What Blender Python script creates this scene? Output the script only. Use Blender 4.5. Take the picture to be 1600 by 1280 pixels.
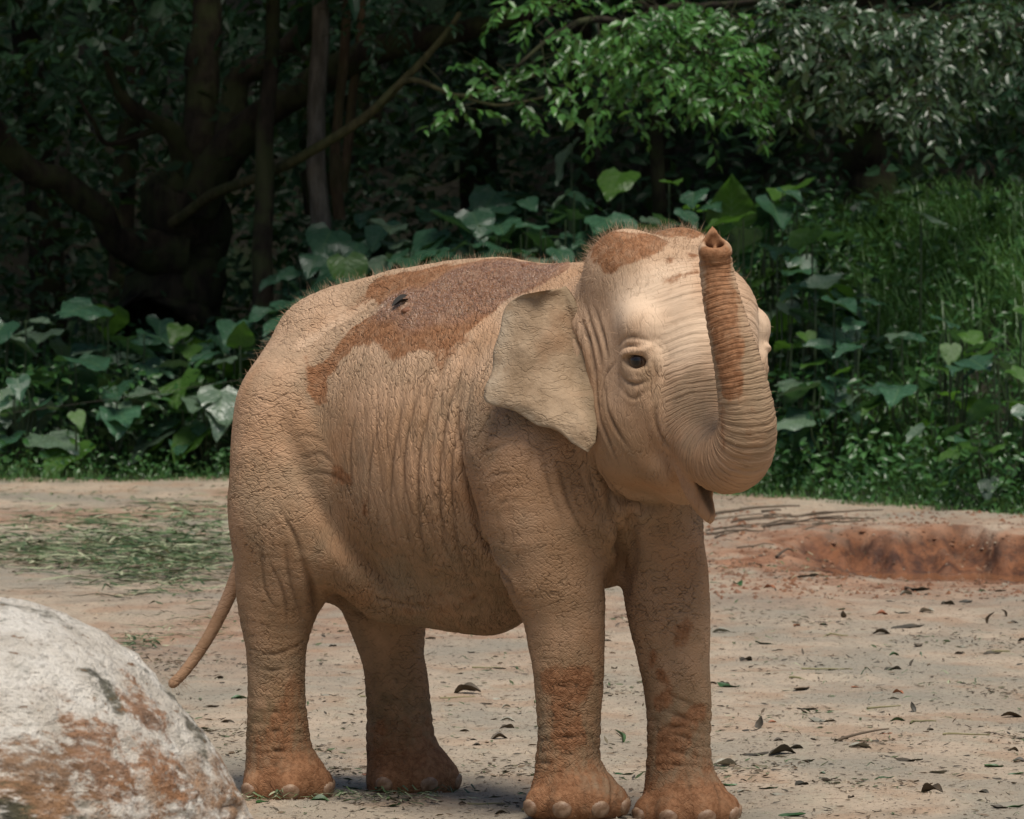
import bpy, bmesh, math, random
import numpy as np
from mathutils import Vector, Matrix

for o in list(bpy.data.objects):
    bpy.data.objects.remove(o, do_unlink=True)
SC = bpy.context.scene
COL = SC.collection
R = math.radians

# ------------------------------------------------------------------ camera
CAM_D, CAM_H, FPX, HOR = 20.0, 1.85, 9800.0, 355.5
cam_d = bpy.data.cameras.new('camera')
cam_d.sensor_width = 36.0
cam_d.lens = FPX / 1600.0 * 36.0
cam_d.shift_y = -(640.0 - HOR) / 1600.0
cam_d.clip_start = 0.5
cam_d.clip_end = 600.0
cam_d.dof.use_dof = True
cam_d.dof.focus_distance = 19.5
cam_d.dof.aperture_fstop = 14.0
cam = bpy.data.objects.new('camera', cam_d)
cam.location = (0, -CAM_D, CAM_H)
cam.rotation_euler = (R(90), 0, 0)
COL.objects.link(cam)
SC.camera = cam

# ------------------------------------------------------------------ sky and sun (bright, thinly overcast midday)
SUN_EL, SUN_AZ = 64.0, 160.0          # azimuth clockwise from +Y
w = bpy.data.worlds.new('World')
SC.world = w
w.use_nodes = True
nt = w.node_tree
sky = nt.nodes.new('ShaderNodeTexSky')
sky.sky_type = 'NISHITA'
sky.sun_disc = False
sky.sun_elevation = R(SUN_EL)
sky.sun_rotation = R(SUN_AZ)
sky.dust_density = 1.5
sky.ozone_density = 1.0
bg = nt.nodes['Background']
bg.inputs[1].default_value = 0.06
nt.links.new(sky.outputs[0], bg.inputs[0])
sl = bpy.data.lights.new('sun', 'SUN')
sl.energy = 3.1
sl.angle = R(32)
sl.color = (1.0, 0.94, 0.85)
sun = bpy.data.objects.new('sun', sl)
az, el = R(SUN_AZ), R(SUN_EL)
sd = Vector((math.sin(az) * math.cos(el), math.cos(az) * math.cos(el), math.sin(el)))
sun.rotation_euler = sd.to_track_quat('Z', 'Y').to_euler()
COL.objects.link(sun)
SC.view_settings.view_transform = 'Standard'
SC.view_settings.look = 'None'
SC.view_settings.exposure = 0.55
SC.view_settings.gamma = 1.0
SC.view_settings.use_curve_mapping = False
SC.cycles.max_bounces = 6
SC.cycles.diffuse_bounces = 3
SC.cycles.glossy_bounces = 3
SC.cycles.transmission_bounces = 4
SC.cycles.transparent_max_bounces = 6

# ------------------------------------------------------------------ helpers
def smooth(a, b, x):
    t = np.clip((x - a) / (b - a), 0, 1)
    return t * t * (3 - 2 * t)

def P(px, py, Y):
    """photo position at a given depth Y -> world point (modelling aid)"""
    s = (CAM_D + Y) / FPX
    return np.array([(px - 800.0) * s, Y, CAM_H - (py - HOR) * s])

def G(px, py, z=0.0):
    """photo position on level ground -> world x, y"""
    d = FPX * (CAM_H - z) / (py - HOR)
    return (px - 800.0) * d / FPX, d - CAM_D

_rng = np.random.RandomState(7)
def vnoise(p, seed=0):
    """cheap value noise for (N,2|3) arrays, about -1..1"""
    p = np.asarray(p, dtype=np.float64)
    i = np.floor(p).astype(np.int64)
    f = p - i
    f = f * f * (3 - 2 * f)
    n = p.shape[1]
    out = np.zeros(len(p))
    for c in range(1 << n):
        wgt = np.ones(len(p)); h = np.full(len(p), seed * 7919 + 13, dtype=np.int64)
        for a in range(n):
            b = (c >> a) & 1
            wgt = wgt * (f[:, a] if b else 1 - f[:, a])
            h = (h * 73856093) ^ ((i[:, a] + b) * (19349663, 83492791, 49979687)[a])
        h = (h ^ (h >> 13)) * 1274126177 & 0x7fffffff
        h = (h ^ (h >> 15)) & 0xffff
        out += wgt * (h / 32767.5 - 1.0)
    return out

def fbm(p, oct=4, seed=0, gain=0.5):
    p = np.asarray(p, dtype=np.float64)
    s, a, t = 0, 1.0, 0
    for k in range(oct):
        s = s + a * vnoise(p * (2.03 ** k) + 17.3 * k, seed + k); t += a; a *= gain
    return s / t

def mesh_from(name, verts, faces, smooth_shade=True):
    """verts (N,3); faces (M,3|4) array or list of tuples"""
    me = bpy.data.meshes.new(name)
    verts = np.asarray(verts, dtype=np.float32)
    if isinstance(faces, np.ndarray):
        n, k = faces.shape
        me.vertices.add(len(verts)); me.vertices.foreach_set('co', verts.ravel())
        me.loops.add(n * k); me.loops.foreach_set('vertex_index', faces.astype(np.int32).ravel())
        me.polygons.add(n)
        me.polygons.foreach_set('loop_start', np.arange(0, n * k, k, dtype=np.int32))
        me.update(calc_edges=True)
        me.validate(clean_customdata=False)
    else:
        me.from_pydata([tuple(v) for v in verts.tolist()], [], faces)
        me.update()
    me.polygons.foreach_set('use_smooth', [smooth_shade] * len(me.polygons))
    return me

def link(name, me, mat=None, parent=None, loc=None, **props):
    o = bpy.data.objects.new(name, me)
    COL.objects.link(o)
    if mat is not None and me is not None and len(me.materials) == 0:
        me.materials.append(mat)
    if parent is not None:
        o.parent = parent
    if loc is not None:
        o.location = loc
    for k, v in props.items():
        if v is not None:
            o[k] = v
    return o

def attr(me, name, data, typ='FLOAT'):
    a = me.attributes.new(name, typ, 'POINT')
    key = {'FLOAT': 'value', 'FLOAT_VECTOR': 'vector', 'FLOAT_COLOR': 'color'}[typ]
    a.data.foreach_set(key, np.asarray(data, dtype=np.float32).ravel())

def catmull(pts, n):
    """resample control rows through a Catmull-Rom spline, n points"""
    p = np.asarray(pts, float)
    p = np.vstack([2 * p[0] - p[1], p, 2 * p[-1] - p[-2]])
    t = np.linspace(0, len(pts) - 1 - 1e-6, n)
    i = t.astype(int); f = (t - i)[:, None]
    a, b, c, d = p[i], p[i + 1], p[i + 2], p[i + 3]
    return .5 * (2 * b + (c - a) * f + (2 * a - 5 * b + 4 * c - d) * f ** 2 + (3 * b - a - 3 * c + d) * f ** 3)

def tube(path, radii, n=8, cap=True, twist=0.0, rough=0.0, seed=0):
    """tapered tube along a path -> verts, quads"""
    path = np.asarray(path, float); m = len(path)
    tan = np.gradient(path, axis=0); tan /= np.linalg.norm(tan, axis=1)[:, None] + 1e-9
    up = np.array([0.13, 0.21, 0.97])
    V = []
    a0 = np.cross(tan[0], up); a0 /= np.linalg.norm(a0)
    for k in range(m):
        a0 = a0 - tan[k] * a0.dot(tan[k]); a0 /= np.linalg.norm(a0) + 1e-9
        b0 = np.cross(tan[k], a0)
        ang = np.arange(n) * 2 * np.pi / n + twist * k
        rr = radii[k] * np.ones(n)
        V.append(path[k] + (np.cos(ang)[:, None] * a0 + np.sin(ang)[:, None] * b0) * rr[:, None])
    V = np.vstack(V)
    if rough:
        V = V + 0.0
        q = V * 3.0
        nn = np.stack([fbm(q + 31 * s, 3, seed + s) for s in range(3)], 1)
        V += nn * rough * np.repeat(np.asarray(radii), n)[:, None]
    F = []
    for k in range(m - 1):
        for j in range(n):
            F.append((k * n + j, k * n + (j + 1) % n, (k + 1) * n + (j + 1) % n, (k + 1) * n + j))
    return V, np.array(F, dtype=np.int32)

class Bag:
    """collects quads and triangles of one part into one mesh"""
    def __init__(self): self.v = []; self.f = []; self.n = 0; self.a = []
    def add(self, V, F, val=None):
        V = np.asarray(V, float); F = np.asarray(F)
        if F.shape[1] == 3: F = np.hstack([F, F[:, 2:3]])
        self.v.append(V); self.f.append(F + self.n); self.n += len(V)
        self.a.append(np.full(len(V), 0.0 if val is None else val) if np.isscalar(val) or val is None else val)
    def mesh(self, name, smooth_shade=True):
        V = np.vstack(self.v); F = np.vstack(self.f)
        tri = F[:, 2] == F[:, 3]
        if tri.all():
            me = mesh_from(name, V, np.ascontiguousarray(F[:, :3]), smooth_shade)
        elif not tri.any():
            me = mesh_from(name, V, F, smooth_shade)
        else:
            Q = F[~tri]; T = F[tri][:, :3]
            T2 = np.vstack([Q[:, [0, 1, 2]], Q[:, [0, 2, 3]], T])
            me = mesh_from(name, V, T2, smooth_shade)
        attr(me, 'tone', np.concatenate(self.a))
        return me

# ------------------------------------------------------------------ node helpers
class NT:
    def __init__(self, name):
        self.m = bpy.data.materials.new(name); self.m.use_nodes = True
        self.t = self.m.node_tree; self.b = self.t.nodes['Principled BSDF']
        self.out = self.t.nodes['Material Output']
    def n(self, typ, ins=None, **props):
        nd = self.t.nodes.new('ShaderNode' + typ)
        for k, v in props.items(): setattr(nd, k, v)
        for k, v in (ins or {}).items(): self.set(nd.inputs[k], v)
        return nd
    def set(self, sock, v):
        if isinstance(v, bpy.types.NodeSocket): self.t.links.new(v, sock)
        elif isinstance(v, bpy.types.Node): self.t.links.new(v.outputs[0], sock)
        else:
            if isinstance(v, (tuple, list)) and len(v) == 3 and sock.type == 'RGBA': v = (*v, 1)
            sock.default_value = v
    def math(self, op, a, b=None, c=None, clamp=False):
        nd = self.n('Math', operation=op); nd.use_clamp = clamp
        for i, v in enumerate((a, b, c)):
            if v is not None: self.set(nd.inputs[i], v)
        return nd.outputs[0]
    def ramp(self, x, a, b, lo=0.0, hi=1.0, kind='SMOOTHSTEP'):
        nd = self.n('MapRange', interpolation_type=kind)
        for i, v in enumerate((x, a, b, lo, hi)): self.set(nd.inputs[i], v)
        return nd.outputs[0]
    def mix(self, f, a, b, blend='MIX'):
        nd = self.n('Mix', data_type='RGBA', blend_type=blend)
        nd.clamp_factor = True
        self.set(nd.inputs[0], f); self.set(nd.inputs[6], a); self.set(nd.inputs[7], b)
        return nd.outputs[2]
    def mixf(self, f, a, b):
        nd = self.n('Mix', data_type='FLOAT')
        self.set(nd.inputs[0], f); self.set(nd.inputs[2], a); self.set(nd.inputs[3], b)
        return nd.outputs[0]
    def attr(self, name, out='Fac'):
        return self.n('Attribute', attribute_name=name).outputs[out]
    def noise(self, vec, scale, detail=4, rough=.55, dist=0.0):
        nd = self.n('TexNoise', {'Scale': scale, 'Detail': detail, 'Roughness': rough, 'Distortion': dist})
        if vec is not None: self.set(nd.inputs['Vector'], vec)
        return nd.outputs['Fac']
    def noisec(self, vec, scale, detail=3):
        nd = self.n('TexNoise', {'Scale': scale, 'Detail': detail})
        if vec is not None: self.set(nd.inputs['Vector'], vec)
        return nd.outputs['Color']
    def vor(self, vec, scale, feature='DISTANCE_TO_EDGE', rnd=1.0):
        nd = self.n('TexVoronoi', {'Scale': scale, 'Randomness': rnd}, feature=feature)
        if vec is not None: self.set(nd.inputs['Vector'], vec)
        return nd.outputs['Distance']
    def vmul(self, v, s):
        nd = self.n('VectorMath', operation='MULTIPLY'); self.set(nd.inputs[0], v); self.set(nd.inputs[1], s); return nd.outputs[0]
    def vadd(self, v, s):
        nd = self.n('VectorMath', operation='ADD'); self.set(nd.inputs[0], v); self.set(nd.inputs[1], s); return nd.outputs[0]
    def warp(self, v, scale, amt):
        c = self.noisec(v, scale)
        nd = self.n('VectorMath', operation='SUBTRACT'); self.set(nd.inputs[0], c); self.set(nd.inputs[1], (.5, .5, .5))
        return self.vadd(v, self.vmul(nd.outputs[0], (amt, amt, amt)))
    def bump(self, h, strength=.5, dist=.01):
        nd = self.n('Bump', {'Strength': strength, 'Distance': dist, 'Height': h}); return nd.outputs[0]
# ================================================================== ground
rng = np.random.RandomState(5)
EDGE_X = np.array([-60, -12, -6, -3.73, -2.0, 0.2, 1.7, 2.4, 3.3, 5.0, 8.0, 14, 60.])
EDGE_Y = np.array([22., 23., 25.0, 25.6, 26.0, 25.2, 23.6, 22.3, 20.6, 18.0, 15.5, 14, 13.])
def edge(x): return np.interp(x, EDGE_X, EDGE_Y)
FOOT_PTS = [(*P(446, 1248, .40),), (*P(640, 1237, .62),), (*P(897, 1275, -.38),), (*P(1070, 1288, -.34),)]
_tr = np.random.RandomState(8)
TRACKS = [(_tr.uniform(-2.2, 2.4), _tr.uniform(-2.5, 9), _tr.uniform(.10, .15)) for _ in range(46)]
def pit_mask(x, y):
    """0..1 inside the wallow at the right; the far wall is steep"""
    far = 17.1 - .16 * (x - 2.6) ** 2 + .22 * np.sin(x * 3.1) + .14 * np.sin(x * 7.7) + .07 * np.sin(x * 19.) + .04 * np.sin(x * 41.)
    far = far + .38 * fbm(np.stack([x, y], -1).reshape(-1, 2) * 1.9, 4, 45, .62).reshape(np.shape(x))
    inside = smooth(far + .08, far - .38, y) * smooth(11.8, 16.6, y)
    return inside * smooth(1.35, 2.15, x + .10 * np.sin(y * 2.3))
def gz(x, y):
    x = np.asarray(x, float); y = np.asarray(y, float)
    p = np.stack([x, y], -1).reshape(-1, 2)
    z = .016 * fbm(p * .8, 3, 1) + .011 * fbm(p * 3.1, 3, 2) + .005 * fbm(p * 11, 2, 3)
    xr, yr = p[:, 0], p[:, 1]
    pm = pit_mask(xr, yr)
    z = z - .21 * pm + .035 * np.sqrt(np.clip(pm * (1 - pm) * 4, 0, 1)) * fbm(p * np.array([5., 5.]), 3, 46)
    rim = np.exp(-((yr - 17.6) / .7) ** 2) * smooth(1.0, 2.0, xr) * .06
    z = z + rim
    rough_ = np.exp(-((yr - 15.5) / 4.0) ** 2) * smooth(.6, 1.6, xr)
    z = z + rough_ * (.028 * fbm(p * 2.4, 4, 8) + .012 * fbm(p * 9, 2, 12))
    for kx, ky, kr in TRACKS:
        dd = np.hypot(xr - kx, yr - ky)
        z = z - .018 * smooth(kr, kr * .75, dd) + .008 * np.exp(-((dd - kr * 1.12) / .03) ** 2)
    for fx, fy, fz in FOOT_PTS:
        w_ = np.exp(-(((xr - fx) ** 2 + (yr - fy) ** 2) / .20 ** 2))
        z = z * (1 - w_) + (fz + .004) * w_
        ring = np.exp(-((np.hypot(xr - fx, yr - fy) - .20) / .05) ** 2)
        z = z + .006 * ring
    return z.reshape(np.shape(x))
def axis(lo, hi, step, far, n):
    a = np.arange(lo, hi + 1e-6, step)
    g = np.geomspace(step * 2, far - hi, n)
    return np.concatenate([(lo - g)[::-1], a, hi + g])
gx = axis(-4.6, 4.6, .034, 160., 26)
gy = np.concatenate([-20. - np.geomspace(1, 140, 12)[::-1], np.linspace(-20, -5.1, 40), np.arange(-5, 4, .04), np.arange(4, 14, .055), np.arange(14, 18.4, .035), np.arange(18.4, 28, .11), 28 + np.geomspace(.3, 130, 22)])
GX, GY = np.meshgrid(gx, gy, indexing='ij')
GZ = gz(GX, GY)
n1, n2 = GX.shape
ia = np.arange(n1 * n2).reshape(n1, n2)
gq = np.stack([ia[:-1, :-1].ravel(), ia[1:, :-1].ravel(), ia[1:, 1:].ravel(), ia[:-1, 1:].ravel()], 1)
me = mesh_from('ground', np.stack([GX.ravel(), GY.ravel(), GZ.ravel()], 1), gq)
pm = pit_mask(GX, GY).ravel()
gp = np.stack([GX.ravel(), GY.ravel()], 1)
red = 1.25 * np.exp(-((gp[:, 1] - 15.2) / 3.6) ** 2) * smooth(.5, 1.7, gp[:, 0] + .5 * fbm(gp * .9, 3, 4))
red = np.maximum(red, .55 * smooth(.15, .5, fbm(gp * np.array([.55, .35]), 3, 14)) * smooth(4, 9, gp[:, 1]))
red = np.maximum(red, pm)
attr(me, 'red', np.clip(red, 0, 1))
attr(me, 'pit', np.maximum(smooth(0, .35, pm), pit_mask(GX, GY - .16 + .06 * fbm(gp * 5, 2, 44).reshape(GX.shape)).ravel()))
def ground_material():
    t = NT('sandy_earth')
    ob = t.n('TexCoord').outputs['Object']
    red, pit = t.attr('red'), t.attr('pit')
    flat = t.vmul(ob, (1., .55, 1.))
    a = t.noise(flat, 1.3, 5, .62); b_ = t.noise(flat, 5.5, 5, .65); f = t.noise(ob, 34, 5, .7)
    c = t.mix(t.ramp(a, .42, .58), (.325, .268, .200), (.430, .340, .248))
    c = t.mix(t.ramp(b_, .46, .66, 0, .75), c, (.35, .305, .225))
    c = t.mix(t.ramp(t.noise(flat, 2.7, 4), .50, .62, 0, .52), c, (.33, .205, .125))
    c = t.mix(t.ramp(t.noise(flat, .9, 3), .48, .62, 0, .7), c, (.255, .235, .185))
    c = t.mix(t.ramp(f, .32, .47, .65, 0), c, (.165, .120, .080))
    c = t.mix(t.ramp(f, .58, .74, 0, .5), c, (.47, .40, .30))
    rc = t.mix(t.ramp(b_, .35, .65), (.19, .080, .037), (.36, .19, .11))
    c = t.mix(t.math('MULTIPLY', red, t.ramp(t.noise(flat, 3.4, 4), .28, .58)), c, rc)
    c = t.mix(t.math('MULTIPLY', pit, t.ramp(b_, .3, .55, .75, 1.0)), c, t.mix(t.ramp(t.noise(ob, 7, 5, .7), .35, .65), (.055, .020, .009), (.20, .078, .032)))
    spk = t.noise(t.vmul(ob, (1., .45, 1.)), 62, 2, .6)
    c = t.mix(t.ramp(spk, .61, .68, 0, .85), c, (.045, .032, .020))
    pl = t.noise(t.vmul(ob, (.45, 1., 1.)), 47, 2, .5)
    c = t.mix(t.ramp(pl, .68, .72, 0, .6), c, (.10, .085, .04))
    t.set(t.b.inputs['Base Color'], c)
    wetn = t.math('MULTIPLY', red, t.ramp(t.noise(flat, 2.2, 3), .45, .62))
    t.set(t.b.inputs['Roughness'], t.math('SUBTRACT', .88, t.math('MULTIPLY', wetn, .42)))
    t.b.inputs['Specular IOR Level'].default_value = .35
    hh = t.math('ADD', t.math('MULTIPLY', f, 1.0), t.math('MULTIPLY', t.noise(ob, 120, 3, .6), .35))
    hh = t.math('ADD', hh, t.math('MULTIPLY', b_, .8))
    t.set(t.b.inputs['Normal'], t.bump(hh, .9, .020))
    return t.m
M_GROUND = ground_material()
ground = link('ground', me, M_GROUND, kind='structure')

# muddy water standing in the wallow
wx = np.linspace(1.2, 4.4, 40); wy = np.linspace(13.5, 17.5, 30)
WX, WY = np.meshgrid(wx, wy, indexing='ij')
ia = np.arange(WX.size).reshape(WX.shape)
wq = np.stack([ia[:-1, :-1].ravel(), ia[1:, :-1].ravel(), ia[1:, 1:].ravel(), ia[:-1, 1:].ravel()], 1)
t = NT('muddy_water')
t.b.inputs['Base Color'].default_value = (.20, .085, .036, 1)
t.b.inputs['Roughness'].default_value = .12
t.set(t.b.inputs['Normal'], t.bump(t.noise(t.n('TexCoord').outputs['Object'], 9, 2), .15, .01))
link('puddle_water', mesh_from('puddle_water', np.stack([WX.ravel(), WY.ravel(), np.full(WX.size, -.185)], 1), wq), t.m, kind='structure')

# ------------------------------------------------------------------ rising bank and wooded hillside behind the clearing
def bank(x, y):
    x = np.asarray(x, float); y = np.asarray(y, float)
    d = y - edge(x)
    hr = np.interp(x, [-20, -3.5, -1.6, 0.2, 1.6, 3.2, 20], [.25, .25, .45, .95, 1.35, 1.75, 1.9])
    z = hr * smooth(.2, 7.0, d) + .55 * np.clip(d - 13, 0, None) ** 1.12
    z = z + .10 * smooth(0, 2, d) * fbm(np.stack([x, y], -1).reshape(-1, 2) * .9, 3, 33).reshape(x.shape)
    return np.where(d < 0, -.12 + d * .02, z - .03 * (1 - smooth(0, .4, d)))
bx_ = np.concatenate([np.linspace(-90, -9, 28), np.linspace(-8.6, 8.6, 90), np.linspace(9, 90, 28)])
bt = np.concatenate([[-.5, 0], np.linspace(.15, 12, 60), np.linspace(12.6, 60, 40)])
BX, BT = np.meshgrid(bx_, bt, indexing='ij')
BY = edge(BX) + BT
BZ = bank(BX, BY)
ia = np.arange(BX.size).reshape(BX.shape)
bq = np.stack([ia[:-1, :-1].ravel(), ia[1:, :-1].ravel(), ia[1:, 1:].ravel(), ia[:-1, 1:].ravel()], 1)
t = NT('forest_floor')
ob = t.n('TexCoord').outputs['Object']
c = t.mix(t.ramp(t.noise(ob, 3, 5, .65), .35, .65), (.018, .017, .010), (.034, .030, .015))
t.set(t.b.inputs['Base Color'], t.mix(t.ramp(t.noise(ob, 1.1, 3), .5, .65), c, (.022, .045, .014)))
t.b.inputs['Roughness'].default_value = .95
t.set(t.b.inputs['Normal'], t.bump(t.noise(ob, 18, 5, .7), 1.0, .05))
link('hillside', mesh_from('hillside', np.stack([BX.ravel(), BY.ravel(), BZ.ravel()], 1), bq), t.m, kind='structure')
# ================================================================== vegetation
frs = np.random.RandomState(21)
def leaf_mat(name, lo, hi, rough=.42, trans=.25, spec=.45, yel=None):
    t = NT(name)
    tone = t.attr('tone')
    c = t.mix(tone, lo, hi)
    ob = t.n('TexCoord').outputs['Object']
    c = t.mix(t.ramp(t.noise(ob, 7, 3), .3, .7, 0, .35), c, tuple(x * .55 for x in lo))
    t.set(t.b.inputs['Base Color'], c)
    t.b.inputs['Roughness'].default_value = rough
    t.b.inputs['Specular IOR Level'].default_value = spec
    tr = t.n('BsdfTranslucent', {'Color': t.mix(.5, c, (.12, .22, .03))})
    ms = t.n('MixShader', {0: trans})
    t.t.links.new(t.b.outputs[0], ms.inputs[1]); t.t.links.new(tr.outputs[0], ms.inputs[2])
    t.t.links.new(ms.outputs[0], t.out.inputs['Surface'])
    return t.m
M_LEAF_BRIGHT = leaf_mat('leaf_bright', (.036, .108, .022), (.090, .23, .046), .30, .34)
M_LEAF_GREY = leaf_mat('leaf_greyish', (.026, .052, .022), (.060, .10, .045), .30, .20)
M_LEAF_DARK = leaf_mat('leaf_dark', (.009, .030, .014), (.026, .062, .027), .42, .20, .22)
M_WEED = leaf_mat('weed_leaf', (.022, .078, .020), (.072, .178, .050), .33, .28)
M_GRASS = leaf_mat('bank_grass', (.036, .110, .024), (.112, .230, .066), .40, .30)

def bark_mat(name, a, b_, s=1.0, moss=0.0):
    t = NT(name)
    ob = t.n('TexCoord').outputs['Object']
    n_ = t.noise(t.vmul(ob, (9 * s, 9 * s, 2.2 * s)), 1.5, 6, .65)
    c = t.mix(t.ramp(n_, .35, .65), a, b_)
    if moss: c = t.mix(t.ramp(t.noise(ob, 3.5, 4), .42, .62, 0, moss), c, (.045, .060, .020))
    t.set(t.b.inputs['Base Color'], c)
    t.b.inputs['Roughness'].default_value = .9
    t.b.inputs['Specular IOR Level'].default_value = .15
    t.set(t.b.inputs['Normal'], t.bump(n_, 1.0, .03))
    return t.m
M_BARK = bark_mat('dark_bark', (.014, .011, .008), (.034, .027, .019), 1, .5)
M_BARK_PALE = bark_mat('pale_bark', (.060, .052, .040), (.13, .115, .095))
M_BARK_TAN = bark_mat('tan_bark', (.045, .030, .018), (.090, .062, .036), 1, .3)
M_BARK_OLIVE = bark_mat('olive_bark', (.040, .038, .018), (.090, .080, .040), 1, .4)

def leaves(base, tipdir, nrm, size, width=.42, fold=.18, droop=.12):
    """folded pointed leaves, vectorised -> V, F"""
    base = np.asarray(base, float); n = len(base)
    t_ = tipdir / (np.linalg.norm(tipdir, axis=1)[:, None] + 1e-9)
    s_ = np.cross(t_, nrm); s_ /= np.linalg.norm(s_, axis=1)[:, None] + 1e-9
    n_ = np.cross(s_, t_)
    L = np.asarray(size).reshape(-1, 1) * np.ones((n, 1))
    def pt(a, w_, h): return base + t_ * (a * L) + s_ * (w_ * L) + n_ * (h * L)
    w2 = width / 2
    V = np.stack([pt(0, 0, 0), pt(.33, -w2 * .95, fold * .5), pt(.33, w2 * .95, fold * .5), pt(.35, 0, 0),
                  pt(.68, -w2 * .72, fold * .3 - droop * .4), pt(.68, w2 * .72, fold * .3 - droop * .4), pt(.70, 0, -droop * .4), pt(1, 0, -droop * 1.3)], 1).reshape(-1, 3)
    T = np.array([[0, 3, 1, 1], [0, 2, 3, 3], [1, 3, 6, 4], [3, 2, 5, 6], [4, 6, 7, 7], [6, 5, 7, 7]])
    F = (T[None] + 8 * np.arange(n)[:, None, None]).reshape(-1, 4)
    return V, F

def spray_cloud(bl, bt_, blobs, per, size, rs, down=.35, twig_r=.004, spread=.30):
    """leafy sprays: bl leaf Bag, bt_ twig Bag; blobs (x,y,z,rx,ry,rz,count)"""
    for (x, y, z, rx, ry, rz, cnt) in blobs:
        for _ in range(int(cnt)):
            while True:
                q = rs.uniform(-1, 1, 3)
                if q.dot(q) <= 1: break
            p0 = np.array([x, y, z]) + q * np.array([rx, ry, rz])
            d = rs.normal(0, 1, 3); d[2] = d[2] * .5 - down; d[1] -= .25; d /= np.linalg.norm(d)
            Ln = spread * rs.uniform(.6, 1.3)
            m = per + rs.randint(-2, 3)
            ts = np.linspace(.15, 1, m)
            path = p0 + d * (ts[:, None] * Ln) - UPV * (.25 * Ln * ts[:, None] ** 2)
            sd_ = np.cross(d, UPV) + 1e-3; sd_ /= np.linalg.norm(sd_)
            alt = np.where(np.arange(m) % 2 == 0, 1., -1.)[:, None]
            td = d * .55 + sd_ * alt * .8 + rs.normal(0, .28, (m, 3)) - UPV * (.30 + .2 * rs.rand(m, 1))
            nn = UPV * .8 + rs.normal(0, .45, (m, 3)) + np.array([0, -.45, 0])
            sz = size * rs.uniform(.65, 1.25, m)
            V, F = leaves(path, td, nn, sz, .44, .14, .12)
            bl.add(V, F, np.repeat(np.clip(rs.normal(.45, .25) + rs.normal(0, .15, m), 0, 1), 8))
            if bt_ is not None:
                V, F = tube(np.vstack([p0 - d * Ln * .4, p0, path[m // 2], path[-1]]), [twig_r * 1.3, twig_r, twig_r * .8, twig_r * .4], 3)
                bt_.add(V, F)
UPV = np.array([0, 0, 1.])

def PB(px, py, Y, rpx, rypx=None, ry=1.0, n=10):
    """blob for spray_cloud given as seen at depth Y"""
    p = P(px, py, Y); s = (CAM_D + Y) / FPX
    return (p[0], p[1], p[2], rpx * s, ry, (rypx or rpx) * s, n)

def limb(rows, n=24, seg=9, seed=0, rough=.25):
    r = catmull([[*P(a, b, y), w_] for a, b, y, w_ in rows], n)
    jit = np.stack([fbm(np.stack([np.linspace(0, 5, n), np.full(n, seed * 3.1 + k)], 1), 3, seed + k) for k in range(3)], 1) * r[:, 3:4] * .55
    return tube(r[:, :3] + jit, r[:, 3], seg, rough=rough, seed=seed)

def part(name, VF, mat, parent, smooth_=True):
    b_ = Bag(); b_.add(*VF); return link(name, b_.mesh(name, smooth_), mat, parent)

def tree(label, loc, group=None, cat='tree', name='forest_tree'):
    o = link(name, None, None, None, None, label=label, category=cat, group=group)
    return o

# ---- the big spreading tree at the left
big = tree('huge dark spreading tree with thick crooked limbs over the left side', None, name='spreading_tree')
zb = float(bank(np.array([-2.7]), np.array([31.5]))[0])
part('trunk', limb([(262, 560, 31.5, .46), (268, 480, 31.5, .42), (285, 400, 31.5, .36), (292, 330, 31.4, .32), (300, 280, 31.3, .22)], 26, 14, 3, .22), M_BARK, big)
LIMBS = [
    ([(296, 320, 31.3, .22), (345, 262, 31.2, .17), (420, 185, 31.0, .14), (480, 135, 30.8, .135), (560, 92, 30.4, .125), (660, 66, 30.0, .10), (760, 42, 29.7, .08), (860, 12, 29.4, .06), (960, -30, 29.2, .04)], 1),
    ([(345, 262, 31.2, .14), (352, 200, 31.3, .12), (368, 130, 31.5, .11), (420, 95, 31.5, .10), (480, 50, 31.4, .09), (530, -10, 31.2, .075), (560, -70, 31, .05)], 2),
    ([(290, 330, 31.4, .17), (284, 250, 31.2, .10), (262, 205, 31.1, .075), (215, 178, 31.0, .06), (180, 135, 30.9, .045), (165, 80, 30.8, .03)], 3),
    ([(275, 400, 31.3, .24), (185, 380, 31.0, .13), (160, 330, 30.8, .11), (110, 292, 30.6, .11), (55, 270, 30.4, .10), (10, 225, 30.2, .10), (-40, 170, 30, .08)], 4),
    ([(292, 300, 31.3, .2), (310, 180, 31.6, .16), (315, 80, 31.8, .14), (330, -40, 32, .12), (340, -160, 32, .10)], 5),
    ([(250, 200, 31.1, .03), (170, 225, 31.0, .022), (145, 190, 30.9, .018), (120, 150, 30.9, .012)], 6),
    ([(470, 140, 30.8, .05), (500, 90, 30.7, .03), (505, 40, 30.6, .025)], 7),
]
for rows, sd in LIMBS:
    part('limb', limb(rows, 26, 9, sd), M_BARK, big)
bl, btw = Bag(), Bag()
spray_cloud(bl, btw, [
    PB(280, 50, 27.5, 70, 40, .8, 7), PB(80, 40, 28, 90, 60, 1, 8), PB(60, 120, 29, 70, 60, 1, 5), PB(420, 60, 28.5, 80, 50, 1, 5), PB(200, 20, 28, 80, 30, 1, 6),
    PB(560, 30, 28, 70, 40, 1, 8), PB(640, 20, 28, 70, 30, 1, 7), PB(470, 110, 30, 60, 60, 1, 4), PB(170, 130, 29.5, 50, 40, .6, 3), PB(720, 40, 28, 60, 40, 1, 6)], 8, .095, frs, .2)
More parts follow.
